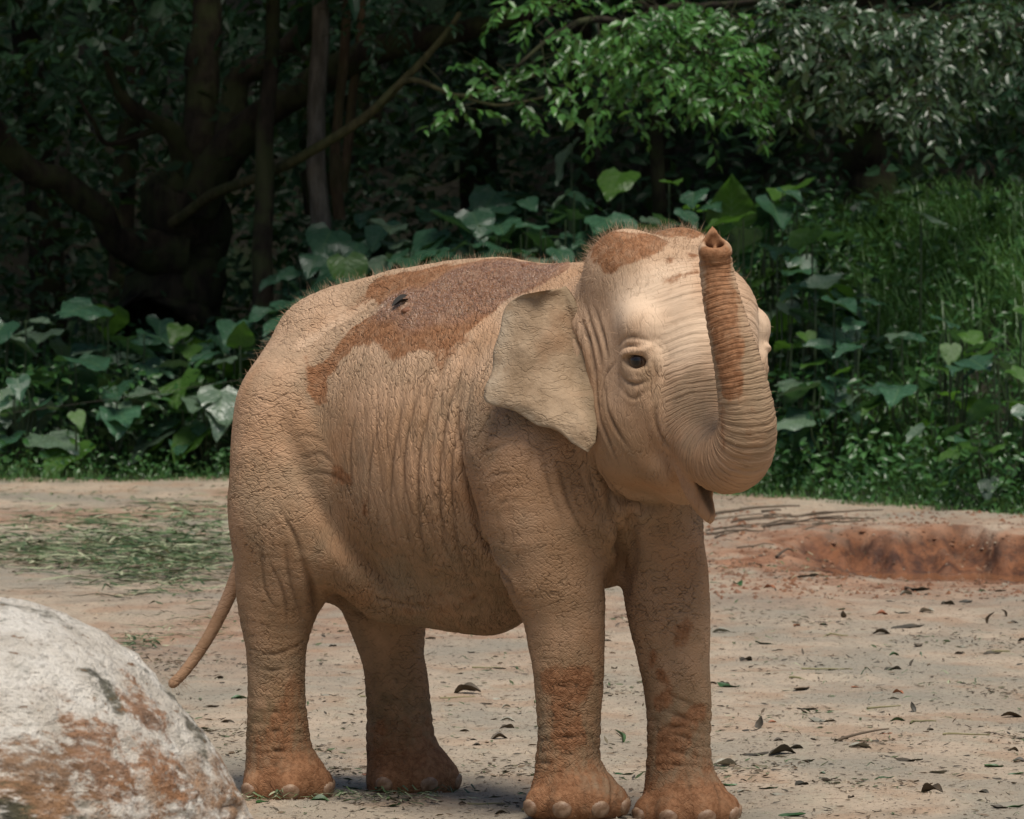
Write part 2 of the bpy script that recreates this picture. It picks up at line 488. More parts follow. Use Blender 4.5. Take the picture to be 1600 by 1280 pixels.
# crown above the picture, shading everything below it
spray_cloud(bl, None, [(-3.2, 28.0, 4.8, 3.4, 1.8, .75, 260), (-.2, 28.6, 4.9, 2.2, 1.6, .75, 120), (-7, 28.4, 4.8, 2.4, 2.0, .8, 150), (-4, 29, 5.6, 2.8, 4, 1.3, 330), (-.8, 28, 5.8, 2.6, 4, 1.3, 230), (-6.5, 29, 5.6, 2.5, 4.5, 1.3, 170), (-2.6, 31.5, 6.6, 4, 4.5, 1.4, 250)], 9, .24, frs, .2, spread=.7)
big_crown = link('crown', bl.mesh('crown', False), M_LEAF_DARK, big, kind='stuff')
link('twigs', btw.mesh('twigs'), M_BARK, big, kind='stuff')

# ---- slim trunks standing in the shade
def slim(rows, mat, label, seed, crown_z=6.2, name='slim_tree', n=22):
    o = tree(label, None, name=name)
    part('trunk', limb(rows, 24, 9, seed, .12), mat, o)
    top = P(rows[-1][0], rows[-1][1], rows[-1][2])
    b_ = Bag()
    spray_cloud(b_, None, [(top[0], top[1] + .3, max(top[2], crown_z), 1.3, 1.3, .8, n)], 9, .20, frs, .2, spread=.6)
    link('crown', b_.mesh('crown', False), M_LEAF_DARK, o, kind='stuff')
    return o
slim([(498, 400, 29, .085), (496, 330, 29, .080), (494, 240, 29, .078), (497, 150, 29, .074), (500, 40, 29, .07), (498, -120, 29, .06)], M_BARK_PALE, 'straight pale grey trunk standing behind the elephant hindquarters', 11)
slim([(532, 345, 29.6, .050), (526, 300, 29.6, .048), (520, 255, 29.6, .046), (528, 190, 29.7, .042), (540, 60, 29.8, .04), (548, -110, 30, .035)], M_BARK_TAN, 'thin curved tan trunk just right of the pale grey trunk', 12)
slim([(536, 300, 30.4, .045), (542, 240, 30.4, .042), (550, 160, 30.5, .040), (562, 60, 30.5, .036), (570, -110, 30.5, .03)], M_BARK_TAN, 'thin tan trunk behind the curved one, farther back', 13, n=14)
slim([(414, 480, 28.6, .085), (412, 400, 28.6, .080), (414, 300, 28.7, .078), (420, 200, 28.8, .07), (428, 60, 29, .06), (432, -110, 29.2, .05)], M_BARK, 'dark upright trunk between the spreading tree and the pale trunk', 14)
lean = link('leaning_trunk', None, None, None, None, label='slender olive trunk leaning diagonally up to the right across the shade', category='trunk')
part('stem', limb([(270, 350, 31.0, .05), (330, 306, 30.2, .045), (390, 282, 29.4, .043), (450, 256, 28.8, .041), (520, 215, 28.4, .039), (590, 165, 28.1, .035), (650, 105, 27.9, .030), (690, 62, 27.8, .024), (720, 20, 27.7, .018)], 28, 8, 15, .12), M_BARK_OLIVE, lean)
part('branch', limb([(590, 165, 28.0, .03), (640, 125, 27.9, .022), (720, 150, 27.5, .018), (800, 130, 27.2, .016), (870, 105, 27.0, .012)], 20, 6, 16, .1), M_BARK_OLIVE, lean)
part('branch', limb([(720, 150, 27.5, .014), (780, 165, 27.3, .012), (860, 150, 27.1, .009)], 14, 5, 17, .1), M_BARK_OLIVE, lean)

# ---- trees overhanging from the right
def big_leaf_variant(k):
    rs = np.random.RandomState(300 + k)
    V, F = leaves(np.zeros((1, 3)), np.array([[1., 0, 0]]), np.array([[0, 0, 1.]]), [1.0], .40 + .05 * (k % 3), .10 + .05 * (k % 2), .10 + .06 * (k % 3))
    b_ = Bag(); b_.add(V, F, .25 + .12 * k); return b_.mesh('leaf', False)
LEAFV = [big_leaf_variant(k) for k in range(6)]

def right_tree(label, trunk_rows, limbs, blobs, mat, seed, size, over, n_single, box):
    rs = np.random.RandomState(seed)
    o = tree(label, None, name='overhanging_tree')
    part('trunk', limb(trunk_rows, 24, 10, seed, .2), M_BARK, o)
    for i, r_ in enumerate(limbs): part('limb', limb(r_, 20, 6, seed + i, .15), M_BARK, o)
    bl, btw = Bag(), Bag()
    spray_cloud(bl, btw, blobs, 9, size, rs, .35)
    spray_cloud(bl, None, over, 9, .22, rs, .2, spread=.65)
    link('crown', bl.mesh('crown', False), mat, o, kind='stuff')
    link('twigs', btw.mesh('twigs'), M_BARK, o, kind='stuff')
    # the nearest leaves, one by one
    vs = []
    for m_ in LEAFV:
        c_ = m_.copy(); c_.materials.clear(); c_.materials.append(mat); vs.append(c_)
    for k in range(n_single):
        x0, y0, x1, y1, Y0 = box[rs.randint(len(box))]
        p = P(rs.uniform(x0, x1), rs.uniform(y0, y1), Y0 + rs.uniform(-.5, .5))
        l_ = link('leaf', vs[rs.randint(6)], None, o, loc=p)
        L = size * rs.uniform(.9, 1.3); l_.scale = (L, L, L)
        l_.rotation_euler = (rs.uniform(-.9, .9), rs.uniform(.1, 1.3), rs.uniform(-3.14, 3.14))
    return o
right_tree('tree with bright sunlit green leaves hanging above the elephant head',
    [(1030, 330, 29.5, .06), (1022, 200, 29.3, .055), (1016, 80, 28.6, .055), (1030, -60, 28, .05)],
    [[(1010, 120, 27.3, .05), (1060, 80, 26, .035), (1130, 90, 25, .025), (1180, 140, 24.3, .012)], [(1005, 60, 27, .05), (930, 30, 26, .03), (860, 60, 25.5, .02), (800, 110, 25.2, .010)], [(1020, 20, 27, .06), (1100, 10, 25.5, .035), (1200, 0, 24.6, .02)]],
    [PB(1010, 50, 24.3, 70, 45, .8, 34), PB(1080, 110, 24.0, 75, 45, .8, 42), PB(1130, 135, 23.8, 60, 40, .7, 34), PB(1165, 165, 23.8, 32, 22, .5, 12), PB(960, 110, 24.6, 60, 40, .8, 20), PB(900, 60, 24.8, 60, 45, .8, 18), PB(1060, 20, 24.2, 90, 30, .8, 34),
     PB(1150, 60, 24.2, 60, 50, .8, 30), PB(830, 130, 25.2, 60, 40, .6, 8), PB(740, 110, 25.6, 60, 50, .6, 7), PB(850, 170, 25, 40, 20, .5, 4), PB(980, 175, 24.6, 50, 25, .6, 8), PB(720, 180, 25.6, 25, 20, .5, 3), PB(860, 10, 25, 80, 30, .8, 14)],
    M_LEAF_BRIGHT, 61, .100, [(1.2, 29.5, 5.8, 2.2, 2.6, 1.2, 150)], 90, [(860, 40, 1190, 190, 23.4)])
right_tree('tree with grey-green leaves drooping over the dark hollow at upper right',
    [(1370, 330, 29, .20), (1350, 240, 29, .19), (1360, 120, 28.6, .18), (1370, -60, 28, .16)],
    [[(1355, 160, 28.8, .07), (1300, 80, 26.5, .04), (1260, 60, 25, .02)], [(1360, 100, 28.5, .07), (1420, 110, 26.5, .04), (1450, 170, 25, .015)], [(1360, 40, 28.3, .07), (1480, 30, 26.5, .04), (1570, 60, 25.5, .02)]],
    [PB(1250, 60, 24.4, 60, 55, .8, 40), PB(1300, 115, 24.2, 60, 45, .7, 34), PB(1360, 60, 24.4, 70, 60, .8, 44), PB(1400, 140, 24.0, 60, 35, .6, 26), PB(1450, 170, 23.8, 45, 28, .5, 16), PB(1450, 60, 24.4, 60, 60, .8, 40), PB(1520, 50, 25, 60, 55, .8, 40),
     PB(1220, 20, 24.6, 60, 25, .8, 22), PB(1570, 30, 25, 50, 40, .8, 30), PB(1330, 15, 24.6, 90, 25, .8, 30), PB(1490, 110, 25.4, 60, 45, .8, 26), PB(1240, 140, 24.8, 40, 30, .6, 10)],
    M_LEAF_GREY, 62, .104, [(2.8, 29, 5.2, 1.8, 2.0, .9, 110), (3.2, 31.5, 6.6, 2.8, 2.8, 1.3, 170)], 110, [(1220, 30, 1500, 190, 23.4), (1440, 20, 1590, 120, 24.0)])
right_tree('small dark tree in the far right corner behind the grassy bank',
    [(1660, 330, 31, .16), (1640, 200, 31, .15), (1630, 60, 30.6, .14), (1620, -80, 30, .12)],
    [[(1635, 120, 30.6, .05), (1580, 90, 29, .03), (1540, 120, 28, .015)]],
    [PB(1560, 130, 28, 60, 60, .8, 34), PB(1590, 60, 28, 50, 60, .8, 30), PB(1510, 150, 28.4, 50, 40, .8, 22), PB(1580, 200, 28, 40, 40, .8, 12)],
    M_LEAF_DARK, 63, .095, [(5.6, 29, 5.4, 2.2, 2.6, 1.2, 130), (6, 31, 6.6, 3, 3, 1.4, 130)], 30, [(1520, 60, 1595, 190, 27.2)])
# ---- darker trees deeper in the wood
deep = [(-6.6, 42, .2), (-4.0, 42.6, .2), (-1.5, 42, .2), (1.2, 42.4, .2), (3.8, 42, .2), (6.4, 41.5, .2), (-6.5, 36.5, .22), (-4.4, 38, .18), (-1.7, 36, .15), (-.2, 37.5, .2), (1.4, 35, .16), (2.6, 37, .22), (4.4, 36, .2), (-8.5, 34, .25), (6.8, 33, .2), (.7, 33, .10), (-3.3, 34.6, .12)]
names = ['last row at the far left', 'last row left of centre', 'last row behind the pale trunk', 'last row at the centre', 'last row right of centre', 'last row at the far right', 'far left edge', 'left of the spreading tree', 'behind the pale trunk', 'above the elephant back', 'behind the sunlit leaves', 'behind the drooping leaves', 'behind the grassy bank', 'left beyond the picture edge', 'right beyond the picture edge', 'nearest behind the elephant head', 'just behind the spreading tree']
for i, ((x, y, r_), wh) in enumerate(zip(deep, names)):
    o = tree('dim forest trunk deep in the shade, ' + wh, None, group='trees deep in the shaded wood')
    z0 = float(bank(np.array([x]), np.array([y]))[0])
    pth = np.array([[x + .12 * math.sin(k * .7 + i), y + .1 * math.cos(k * .9 + i), z0 - .2 + k * .75] for k in range(12)])
    part('trunk', tube(pth, np.linspace(r_, r_ * .55, 12), 9, rough=.2, seed=80 + i), M_BARK, o)
    b_ = Bag()
    spray_cloud(b_, None, [(x, y, z0 + 6.6, 2.8, 2.6, 1.6, 40 if wh in ('behind the pale trunk', 'above the elephant back', 'just behind the spreading tree') else 230), (x + .5, y - 1, z0 + 3.6, 1.9, 1.2, 1.4, 60)], 9, .26, frs, .2, spread=.8)
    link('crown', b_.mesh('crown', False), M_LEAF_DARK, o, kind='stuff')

# ---- undergrowth on the wooded slope (one uncountable mass)
def scatter_leaves(n, xf, df, zmax, size, rs, up=.6):
    x = xf(rs, n); d = df(rs, n); y = edge(x) + d
    z = bank(x, y) + rs.rand(n) ** 1.4 * zmax
    base = np.stack([x, y, z], 1)
    td = rs.normal(0, 1, (n, 3)); td[:, 2] = td[:, 2] * .5 - .25; td[:, 1] -= .3
    nn = rs.normal(0, .5, (n, 3)) + np.array([0, -.35, up])
    return leaves(base, td, nn, size * rs.uniform(.5, 1.4, n), .45, .12, .14)
rs = np.random.RandomState(91)
b_ = Bag()
V_, F_ = scatter_leaves(26000, lambda r, n: r.uniform(-8, 8, n), lambda r, n: r.uniform(5, 17, n), 3.0, .15, rs)
b_.add(V_, F_, np.repeat(rs.rand(26000), 8))
V_, F_ = scatter_leaves(9000, lambda r, n: r.uniform(-3.0, 2.6, n), lambda r, n: r.uniform(1.5, 6, n), .85, .09, rs)
b_.add(V_, F_, np.repeat(rs.rand(9000), 8))
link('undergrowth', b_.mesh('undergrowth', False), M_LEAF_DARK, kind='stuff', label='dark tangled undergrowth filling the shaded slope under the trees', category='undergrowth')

# weeds covering the right bank and the foot of the hedge
b_ = Bag()
n_ = 17000
V_, F_ = scatter_leaves(n_, lambda r, n: np.clip(r.normal(2.6, 1.7, n), -.2, 7.5), lambda r, n: r.uniform(0.02, 6.5, n) , .45, .075, rs)
b_.add(V_, F_, np.repeat(np.clip(rs.normal(.5, .3, n_), 0, 1), 8))
n_ = 9000
V_, F_ = scatter_leaves(n_, lambda r, n: r.uniform(-6, 7, n), lambda r, n: r.rand(n) ** 2 * 2.2, .22, .045, rs)
b_.add(V_, F_, np.repeat(np.clip(rs.normal(.5, .3, n_), 0, 1), 8))
n_ = 16000
V_, F_ = scatter_leaves(n_, lambda r, n: r.uniform(-6.5, 2.5, n), lambda r, n: .5 + r.rand(n) * 5.5, .80, .085, rs)
b_.add(V_, F_, np.repeat(np.clip(rs.normal(.35, .3, n_), 0, 1), 8))
link('groundcover', b_.mesh('groundcover', False), M_WEED, kind='stuff', label='low leafy weeds covering the bank and the clearing edge', category='weeds')

# ---- grass blades
def blades(x, y, z, h, rs, wdt=.006, lean=.5):
    n = len(x)
    a = rs.uniform(0, 6.283, n); ln = lean * rs.uniform(.3, 1.3, n) * h
    dx, dy = np.cos(a) * ln, np.sin(a) * ln
    sx, sy = -np.sin(a) * wdt, np.cos(a) * wdt
    rows = []
    for f, wf in ((0, 1), (.4, .9), (.75, .65)):
        cx, cy, cz = x + dx * f ** 2, y + dy * f ** 2, z + h * (f - .22 * f ** 3)
        rows += [np.stack([cx - sx * wf, cy - sy * wf, cz], 1), np.stack([cx + sx * wf, cy + sy * wf, cz], 1)]
    rows.append(np.stack([x + dx, y + dy, z + h * (.78 - .35 * lean * rs.rand(n))], 1))
    V = np.stack(rows, 1).reshape(-1, 3)
    T = np.array([[0, 1, 3, 2], [2, 3, 5, 4], [4, 5, 6, 6]])
    return V, (T[None] + 7 * np.arange(n)[:, None, None]).reshape(-1, 4)
b_ = Bag()
n_ = 22000
cl = rs.normal(0, 1, (260, 2)); cx = rs.uniform(1.0, 6.5, 260); cd = rs.uniform(.6, 7.5, 260)
ci = rs.randint(0, 260, n_)
x = cx[ci] + rs.normal(0, .16, n_); d = np.clip(cd[ci] + rs.normal(0, .22, n_), .05, 9); y = edge(x) + d
wk = smooth(1.2, 2.6, x + .3 * d)
h = (.30 + .50 * rs.rand(n_)) * (.35 + .65 * wk) * smooth(-.5, 3.5, d)
V_, F_ = blades(x, y, bank(x, y) - .02, h, rs, .0055, .75)
b_.add(V_, F_, np.repeat(np.clip(rs.normal(.5, .3, n_), 0, 1), 7))
n_ = 11000
x = rs.uniform(-6, 6, n_); d = rs.rand(n_) ** 1.3 * 2.0; y = edge(x) - .35 - .5 * np.clip(fbm(np.stack([x, x * 0], 1) * 1.7, 3, 5), -1, 1) + d
V_, F_ = blades(x, y, np.maximum(bank(x, y), 0) - .02, (.05 + .20 * rs.rand(n_)) * (.30 + .70 * smooth(0, 1.0, d)), rs, .004, .7)
b_.add(V_, F_, np.repeat(np.clip(rs.normal(.4, .3, n_), 0, 1), 7))
n_ = 1800
x = rs.uniform(-1.2, 1.0, n_); d = rs.uniform(3, 8, n_); y = edge(x) + d
V_, F_ = blades(x, y, bank(x, y) - .02, .5 + .7 * rs.rand(n_), rs, .006, .45)
b_.add(V_, F_, np.repeat(np.clip(rs.normal(.3, .3, n_), 0, 1), 7))
link('grass', b_.mesh('grass', False), M_GRASS, kind='stuff', label='long arching grass on the bank and along the clearing edge', category='grass')

# ------------------------------------------------------------------ broad-leaved plants, every leaf its own part
def taro_material(name, lo, hi, trans, rough=.36):
    t = NT(name)
    st = t.n('Attribute', attribute_name='st').outputs['Vector']
    s = t.n('SeparateXYZ', {0: st})
    rib = t.ramp(t.math('ABSOLUTE', s.outputs[1]), 0.0, .035, 1.0, 0.0)
    side = t.math('ADD', s.outputs[0], t.math('MULTIPLY', t.math('ABSOLUTE', s.outputs[1]), -.8))
    vein = t.ramp(t.math('PINGPONG', t.math('MULTIPLY', side, 7.0), .5), 0, .10, 1, 0)
    ob = t.n('TexCoord').outputs['Object']
    info = t.n('ObjectInfo')
    c = t.mix(t.ramp(t.noise(ob, 9, 4), .3, .7), lo, hi)
    c = t.mix(t.math('MULTIPLY', info.outputs['Random'], .6), c, tuple(v * .6 for v in lo))
    c = t.mix(t.math('ADD', t.math('MULTIPLY', vein, .25), t.math('MULTIPLY', rib, .4)), c, (.11, .19, .075))
    t.set(t.b.inputs['Base Color'], c)
    t.b.inputs['Roughness'].default_value = rough
    t.b.inputs['Specular IOR Level'].default_value = .75
    t.set(t.b.inputs['Normal'], t.bump(t.math('ADD', t.math('MULTIPLY', vein, -.6), t.noise(ob, 14, 3)), .6, .012))
    tr = t.n('BsdfTranslucent', {'Color': t.mix(.5, c, (.10, .24, .02))})
    ms = t.n('MixShader', {0: trans})
    t.t.links.new(t.b.outputs[0], ms.inputs[1]); t.t.links.new(tr.outputs[0], ms.inputs[2])
    t.t.links.new(ms.outputs[0], t.out.inputs['Surface'])
    return t.m
M_TARO = taro_material('taro_leaf', (.028, .085, .046), (.056, .135, .074), .20, .26)
M_TARO_BRIGHT = taro_material('taro_leaf_bright', (.055, .150, .020), (.095, .205, .032), .45)
M_TARO_PALE = taro_material('taro_leaf_pale', (.085, .140, .088), (.13, .19, .125), .15, .27)
t = NT('taro_stalk'); t.b.inputs['Base Color'].default_value = (.022, .042, .014, 1); t.b.inputs['Roughness'].default_value = .5
M_STALK = t.m
def taro_leaf_mesh(k):
    """heart-shaped leaf, unit length along +x from the stalk joint, blade facing +z"""
    rs = np.random.RandomState(400 + k)
    na, nw = 15, 11
    a = np.linspace(0, 1, na)
    wid = .42 * np.sin(np.pi * np.clip(a, 0, 1) ** .62) ** .85 * (1 - .35 * a)
    wid[-1] = .003
    V = []; ST = []
    ph = rs.uniform(0, 6, 4); curl = rs.uniform(.10, .30); cup = rs.uniform(-.05, .16); wav = rs.uniform(.015, .035); roll = rs.uniform(-.10, .10)
    for i in range(na):
        for j in range(nw):
            s = j / (nw - 1) * 2 - 1
            back = .10 * (abs(s) ** 1.2) * (1 - a[i]) ** 2.2          # lobes reaching behind the joint
            x = a[i] * 1.0 - back - .02
            yy = s * (wid[i] + .16 * (1 - a[i]) ** 3 * (abs(s) > .01))
            z = -curl * max(a[i], 0) ** 2 + cup * abs(s) ** 1.5 * (.3 + wid[i]) + wav * math.sin(9 * a[i] + ph[0] + 2 * s) * abs(s) + roll * s * .5
            z += wav * .8 * math.sin(17 * a[i] + ph[1]) * abs(s) ** 2 - .012 * (abs(s) < .1)
            V.append((x, yy, z)); ST.append((a[i], s * .5, 0))
    F = [(i * nw + j, (i + 1) * nw + j, (i + 1) * nw + j + 1, i * nw + j + 1) for i in range(na - 1) for j in range(nw - 1)]
    m_ = mesh_from('leaf', np.array(V), np.array(F, dtype=np.int32))
    return m_, np.array(ST)
TARO = {}
for key, mt in (('n', M_TARO), ('b', M_TARO_BRIGHT), ('p', M_TARO_PALE)):
    TARO[key] = []
    for k in range(7):
        m_, st_ = taro_leaf_mesh(k)
        attr(m_, 'st', st_, 'FLOAT_VECTOR'); m_.materials.append(mt); TARO[key].append(m_)
def stalk_mesh():
    V, F = tube(catmull([[0, 0, 0], [.02, 0, .4], [.0, 0, .75], [.06, 0, 1.0]], 7), np.linspace(.011, .006, 7), 5)
    m_ = mesh_from('stalk', V, F); m_.materials.append(M_STALK); return m_
ME_STALK = stalk_mesh()
trs = np.random.RandomState(77)
def taro_leaf(plant, root, p, L, yaw, pitch, roll=0., kind='n'):
    """leaf blade at p with its stalk running down to root"""
    o = link('leaf', TARO[kind][trs.randint(7)], None, plant, loc=p)
    o.scale = (L, L * trs.uniform(.85, 1.1), L)
    o.rotation_euler = (Matrix.Rotation(yaw, 3, 'Z') @ Matrix.Rotation(pitch, 3, 'Y') @ Matrix.Rotation(roll, 3, 'X')).to_euler()
    v = Vector(p) - Vector(root)
    s_ = link('stalk', ME_STALK, None, plant)
    s_.location = root
    s_.rotation_euler = v.to_track_quat('Z', 'X').to_euler()
    s_.scale = (1, 1, v.length * .99)
    return o
def taro(px, py_top, d, n, L, label, group, spread=.45, kinds='nnnnnp', tiltup=0.0):
    """plant whose top leaf shows near (px, py_top), rooted d metres behind the clearing edge"""
    x = 0.0
    Y = 25.0
    for _ in range(6):
        x = (px - 800) * (CAM_D + Y) / FPX; Y = float(edge(np.array(x))) + d
    root = np.array([x, Y, float(bank(np.array([x]), np.array([Y]))[0]) - .02])
    top = P(px, py_top, Y)[2]
    h = max(top - root[2], .18)
    plant = link('taro_plant', None, None, None, root, label=label, category='plant', group=group)
    for k in range(n):
        a = trs.uniform(0, 6.283) if k else trs.uniform(-2.4, -.7)
        f = 1.0 if k == 0 else trs.uniform(.35, .98)
        rr = spread * (trs.uniform(.25, 1.0)) * (1.15 - .5 * f)
        loc = np.array([math.cos(a) * rr, math.sin(a) * rr * .8 - .05, h * f])
        yaw = a + trs.uniform(-.5, .5)
        pit = R(trs.uniform(-8, 42)) - tiltup
        taro_leaf(plant, (0, 0, 0), loc, L * trs.uniform(.55, 1.3), yaw, pit, trs.uniform(-.35, .35), kinds[trs.randint(len(kinds))])
    return plant
ORD = ['first', 'second', 'third', 'fourth', 'fifth', 'sixth', 'seventh', 'eighth', 'ninth', 'tenth', 'eleventh', 'twelfth', 'thirteenth', 'fourteenth', 'fifteenth', 'sixteenth', 'seventeenth', 'eighteenth', 'nineteenth', 'twentieth', 'twenty-first', 'twenty-second', 'twenty-third', 'twenty-fourth', 'twenty-fifth', 'twenty-sixth']
def row_labels(spots, cut, where):
    out = {}
    for nm, sel in (('front', [q for q in spots if q[2] < cut]), ('rear', [q for q in spots if q[2] >= cut])):
        for k, q in enumerate(sorted(sel)):
            out[q] = ORD[k] + ' from left in the ' + nm + ' row of broad-leaved plants ' + where
    return out
LG = 'broad-leaved plants in the left hedge'
HEDGE = [(20, 500, 1.6), (75, 520, 2.4), (110, 560, 1.2), (160, 476, 1.9), (205, 520, 1.5), (245, 500, 2.6), (290, 510, 1.6), (330, 525, 2.2), (365, 505, 1.3), (290, 590, .9), (180, 610, .8), (40, 590, 1.0), (320, 610, .7), (400, 490, 2.4), (-40, 520, 1.8), (350, 560, 1.0)]
LB = row_labels(HEDGE, 1.45, 'left of the elephant')
for i, (px, py, d) in enumerate(HEDGE):
    taro(px, py, d, 10 + i % 3, .36, LB[(px, py, d)], LG, kinds='nnnnpb')
MG = 'broad-leaved plants behind the elephant back'
SPOTS = [(450, 430, 2.6), (500, 400, 2.2), (545, 360, 3.0), (580, 330, 3.6), (610, 400, 2.4), (660, 390, 2.0), (690, 420, 1.4), (730, 360, 3.0), (760, 400, 1.8), (800, 340, 3.2), (830, 370, 2.2), (870, 390, 1.6), (560, 440, 1.6), (500, 450, 1.5), (690, 330, 4.0), (640, 440, 1.2), (780, 300, 4.4), (880, 300, 3.4), (940, 340, 2.2), (470, 380, 3.4), (530, 430, 2.0), (585, 380, 2.8), (635, 350, 3.4), (670, 440, 1.0), (705, 390, 2.2), (745, 430, 1.2), (820, 420, 1.2), (850, 330, 2.8), (920, 300, 3.0), (600, 450, 1.2), (460, 470, 1.6), (690, 345, 2.6), (740, 332, 2.7), (780, 352, 2.2), (820, 312, 3.1), (862, 352, 2.0), (720, 382, 1.8), (800, 392, 1.4), (905, 342, 2.15), (652, 402, 1.6), (612, 352, 2.8)]
LB = row_labels(SPOTS, 2.1, 'behind the elephant back')
for i, (px, py, d) in enumerate(SPOTS):
    taro(px, py, d, 11, .34, LB[(px, py, d)], MG)
RG = 'broad-leaved plants right of the elephant head'
SPOTS = [(980, 270, 3.4), (1040, 285, 3.0), (1090, 300, 2.6), (1060, 330, 2.0), (1210, 300, 3.4), (1250, 290, 4.0), (1180, 340, 2.6), (1215, 385, 2.0), (1280, 360, 3.0)]
LB = row_labels(SPOTS, 2.8, 'right of the elephant head')
for i, (px, py, d) in enumerate(SPOTS):
    taro(px, py, d, 9, .38, LB[(px, py, d)], RG, kinds='nnnbp')
SG = 'broad-leaved plants low on the right bank'
SPOTS = [(1210, 450, 1.7), (1260, 440, 2.2), (1300, 470, 1.6), (1340, 500, 1.8), (1380, 470, 2.4), (1350, 540, 1.2), (1430, 520, 1.6), (1250, 520, 1.2), (1500, 560, 1.3), (1560, 560, 1.2), (1590, 590, .9), (1540, 690, .4), (1300, 590, .9), (1590, 480, 2.0), (1480, 500, 2.0)]
LB = row_labels(SPOTS, 1.5, 'on the lower right bank')
for i, (px, py, d) in enumerate(SPOTS):
    taro(px, py, d, 7, .28, LB[(px, py, d)], SG, .35, kinds='nnnnbp')
# leaves that stand out one by one
def special(px, py, Yd, L, yaw, pitch, roll, kind, label):
    x = 0.; Y = 25.
    for _ in range(6):
        x = (px - 800) * (CAM_D + Y) / FPX; Y = float(edge(np.array(x))) + Yd
    zb_ = float(bank(np.array([x]), np.array([Y]))[0])
    p = P(px, py, Y)
    pl = link('taro_plant', None, None, None, (x, Y + .15, zb_ - .02), label=label, category='plant')
    taro_leaf(pl, (0, 0, 0), (0, -.15, p[2] - zb_), L, yaw, pitch, roll, kind)
    return pl
special(893, 222, 3.6, .40, R(-128), R(48), .55, 'p', 'pale upright crinkled leaf standing above the elephant back')
special(1143, 345, 2.6, .40, R(-95), R(-78), .1, 'b', 'tall bright backlit leaf upright right of the raised trunk')
special(1440, 330, 3.0, .30, R(20), R(14), .25, 'p', 'single pale flat leaf high in the bank grass')
special(540, 400, 1.6, .38, R(-60), R(70), .2, 'b', 'bright yellow-green leaf behind the elephant hindquarters')
special(1275, 445, 1.6, .30, R(25), R(-25), .4, 'p', 'pale pointed leaf lifted toward the right on the bank')
special(1485, 535, 1.0, .18, R(-90), R(60), .0, 'b', 'small bright rounded leaf hanging on the right bank')
special(375, 535, .9, .24, R(-80), R(-60), .1, 'b', 'bright leaf upright in the hedge beside the hindquarters')
special(118, 640, .4, .17, R(-60), R(40), .1, 'b', 'small bright leaf low in the hedge at far left')
special(1545, 745, .2, .17, R(-100), R(50), .0, 'p', 'whitish leaf low at the clearing edge far right')
# ================================================================== elephant
TH = R(40.0)
CT, ST = math.cos(TH), math.sin(TH)
def E(u, v, z):
    return np.array([u * CT + v * ST, -u * ST + v * CT, z])
FH = np.array([.6, -.8, 0.]); LH = np.array([.8, .6, 0.]); UP = np.array([0, 0, 1.])
HC = np.array([.45, -.50, 0.])
def H(f, l, z):
    return HC + FH * f + LH * l + UP * z

VOX = 0.0068
LO = np.array([-1.22, -1.34, -0.05]); HI = np.array([0.98, 1.05, 1.95])
DIM = np.ceil((HI - LO) / VOX).astype(int) + 1
FLD = np.full(DIM, 0.5, dtype=np.float32)
AX = [(LO[a] + VOX * np.arange(DIM[a])).astype(np.float32) for a in range(3)]

def _box(lo, hi, m):
    i0 = np.clip(((np.asarray(lo) - m - LO) / VOX).astype(int), 0, DIM)
    i1 = np.clip(((np.asarray(hi) + m - LO) / VOX).astype(int) + 2, 0, DIM)
    sl = tuple(slice(a, b) for a, b in zip(i0, i1))
    return sl, (AX[0][sl[0]][:, None, None], AX[1][sl[1]][None, :, None], AX[2][sl[2]][None, None, :])

def _smin(a, b, k):
    h = np.clip(.5 + .5 * (b - a) / k, 0, 1)
    return b + (a - b) * h - k * h * (1 - h)

def d_ell(X, Y, Z, c, r, rot):
    x, y, z = X - c[0], Y - c[1], Z - c[2]
    a = [x * rot[0][i] + y * rot[1][i] + z * rot[2][i] for i in range(3)]
    k0 = np.sqrt((a[0] / r[0]) ** 2 + (a[1] / r[1]) ** 2 + (a[2] / r[2]) ** 2)
    k1 = np.sqrt((a[0] / r[0] ** 2) ** 2 + (a[1] / r[1] ** 2) ** 2 + (a[2] / r[2] ** 2) ** 2) + 1e-6
    return k0 * (k0 - 1) / k1

def d_seg(X, Y, Z, a, b, ra, rb):
    ab = b - a; L = ab.dot(ab) + 1e-9
    t = np.clip(((X - a[0]) * ab[0] + (Y - a[1]) * ab[1] + (Z - a[2]) * ab[2]) / L, 0, 1)
    return np.sqrt((X - a[0] - t * ab[0]) ** 2 + (Y - a[1] - t * ab[1]) ** 2 + (Z - a[2] - t * ab[2]) ** 2) - (ra + (rb - ra) * t)

PRIM = []          # (group, kind, data) for the masks
BODY_ROT = np.array([[CT, ST, 0], [-ST, CT, 0], [0, 0, 1.]])            # columns: u, v, z
HEAD_ROT = np.stack([FH, LH, UP], 1)

def tilt(rot, ax, deg):
    a = R(deg); c, s = math.cos(a), math.sin(a)
    m = {0: [[1, 0, 0], [0, c, -s], [0, s, c]], 1: [[c, 0, s], [0, 1, 0], [-s, 0, c]], 2: [[c, -s, 0], [s, c, 0], [0, 0, 1]]}[ax]
    return rot @ np.array(m)

def ell(c, r, k=.08, rot=BODY_ROT, sub=False, grp='body'):
    r = np.asarray(r, float); R0 = r.max()
    sl, (X, Y, Z) = _box(c - R0, c + R0, k + .05)
    d = d_ell(X, Y, Z, c, r, rot).astype(np.float32)
    FLD[sl] = -_smin(-FLD[sl], d, k) if sub else _smin(FLD[sl], d, k)
    if not sub: PRIM.append((grp, 'e', (c, r, rot)))

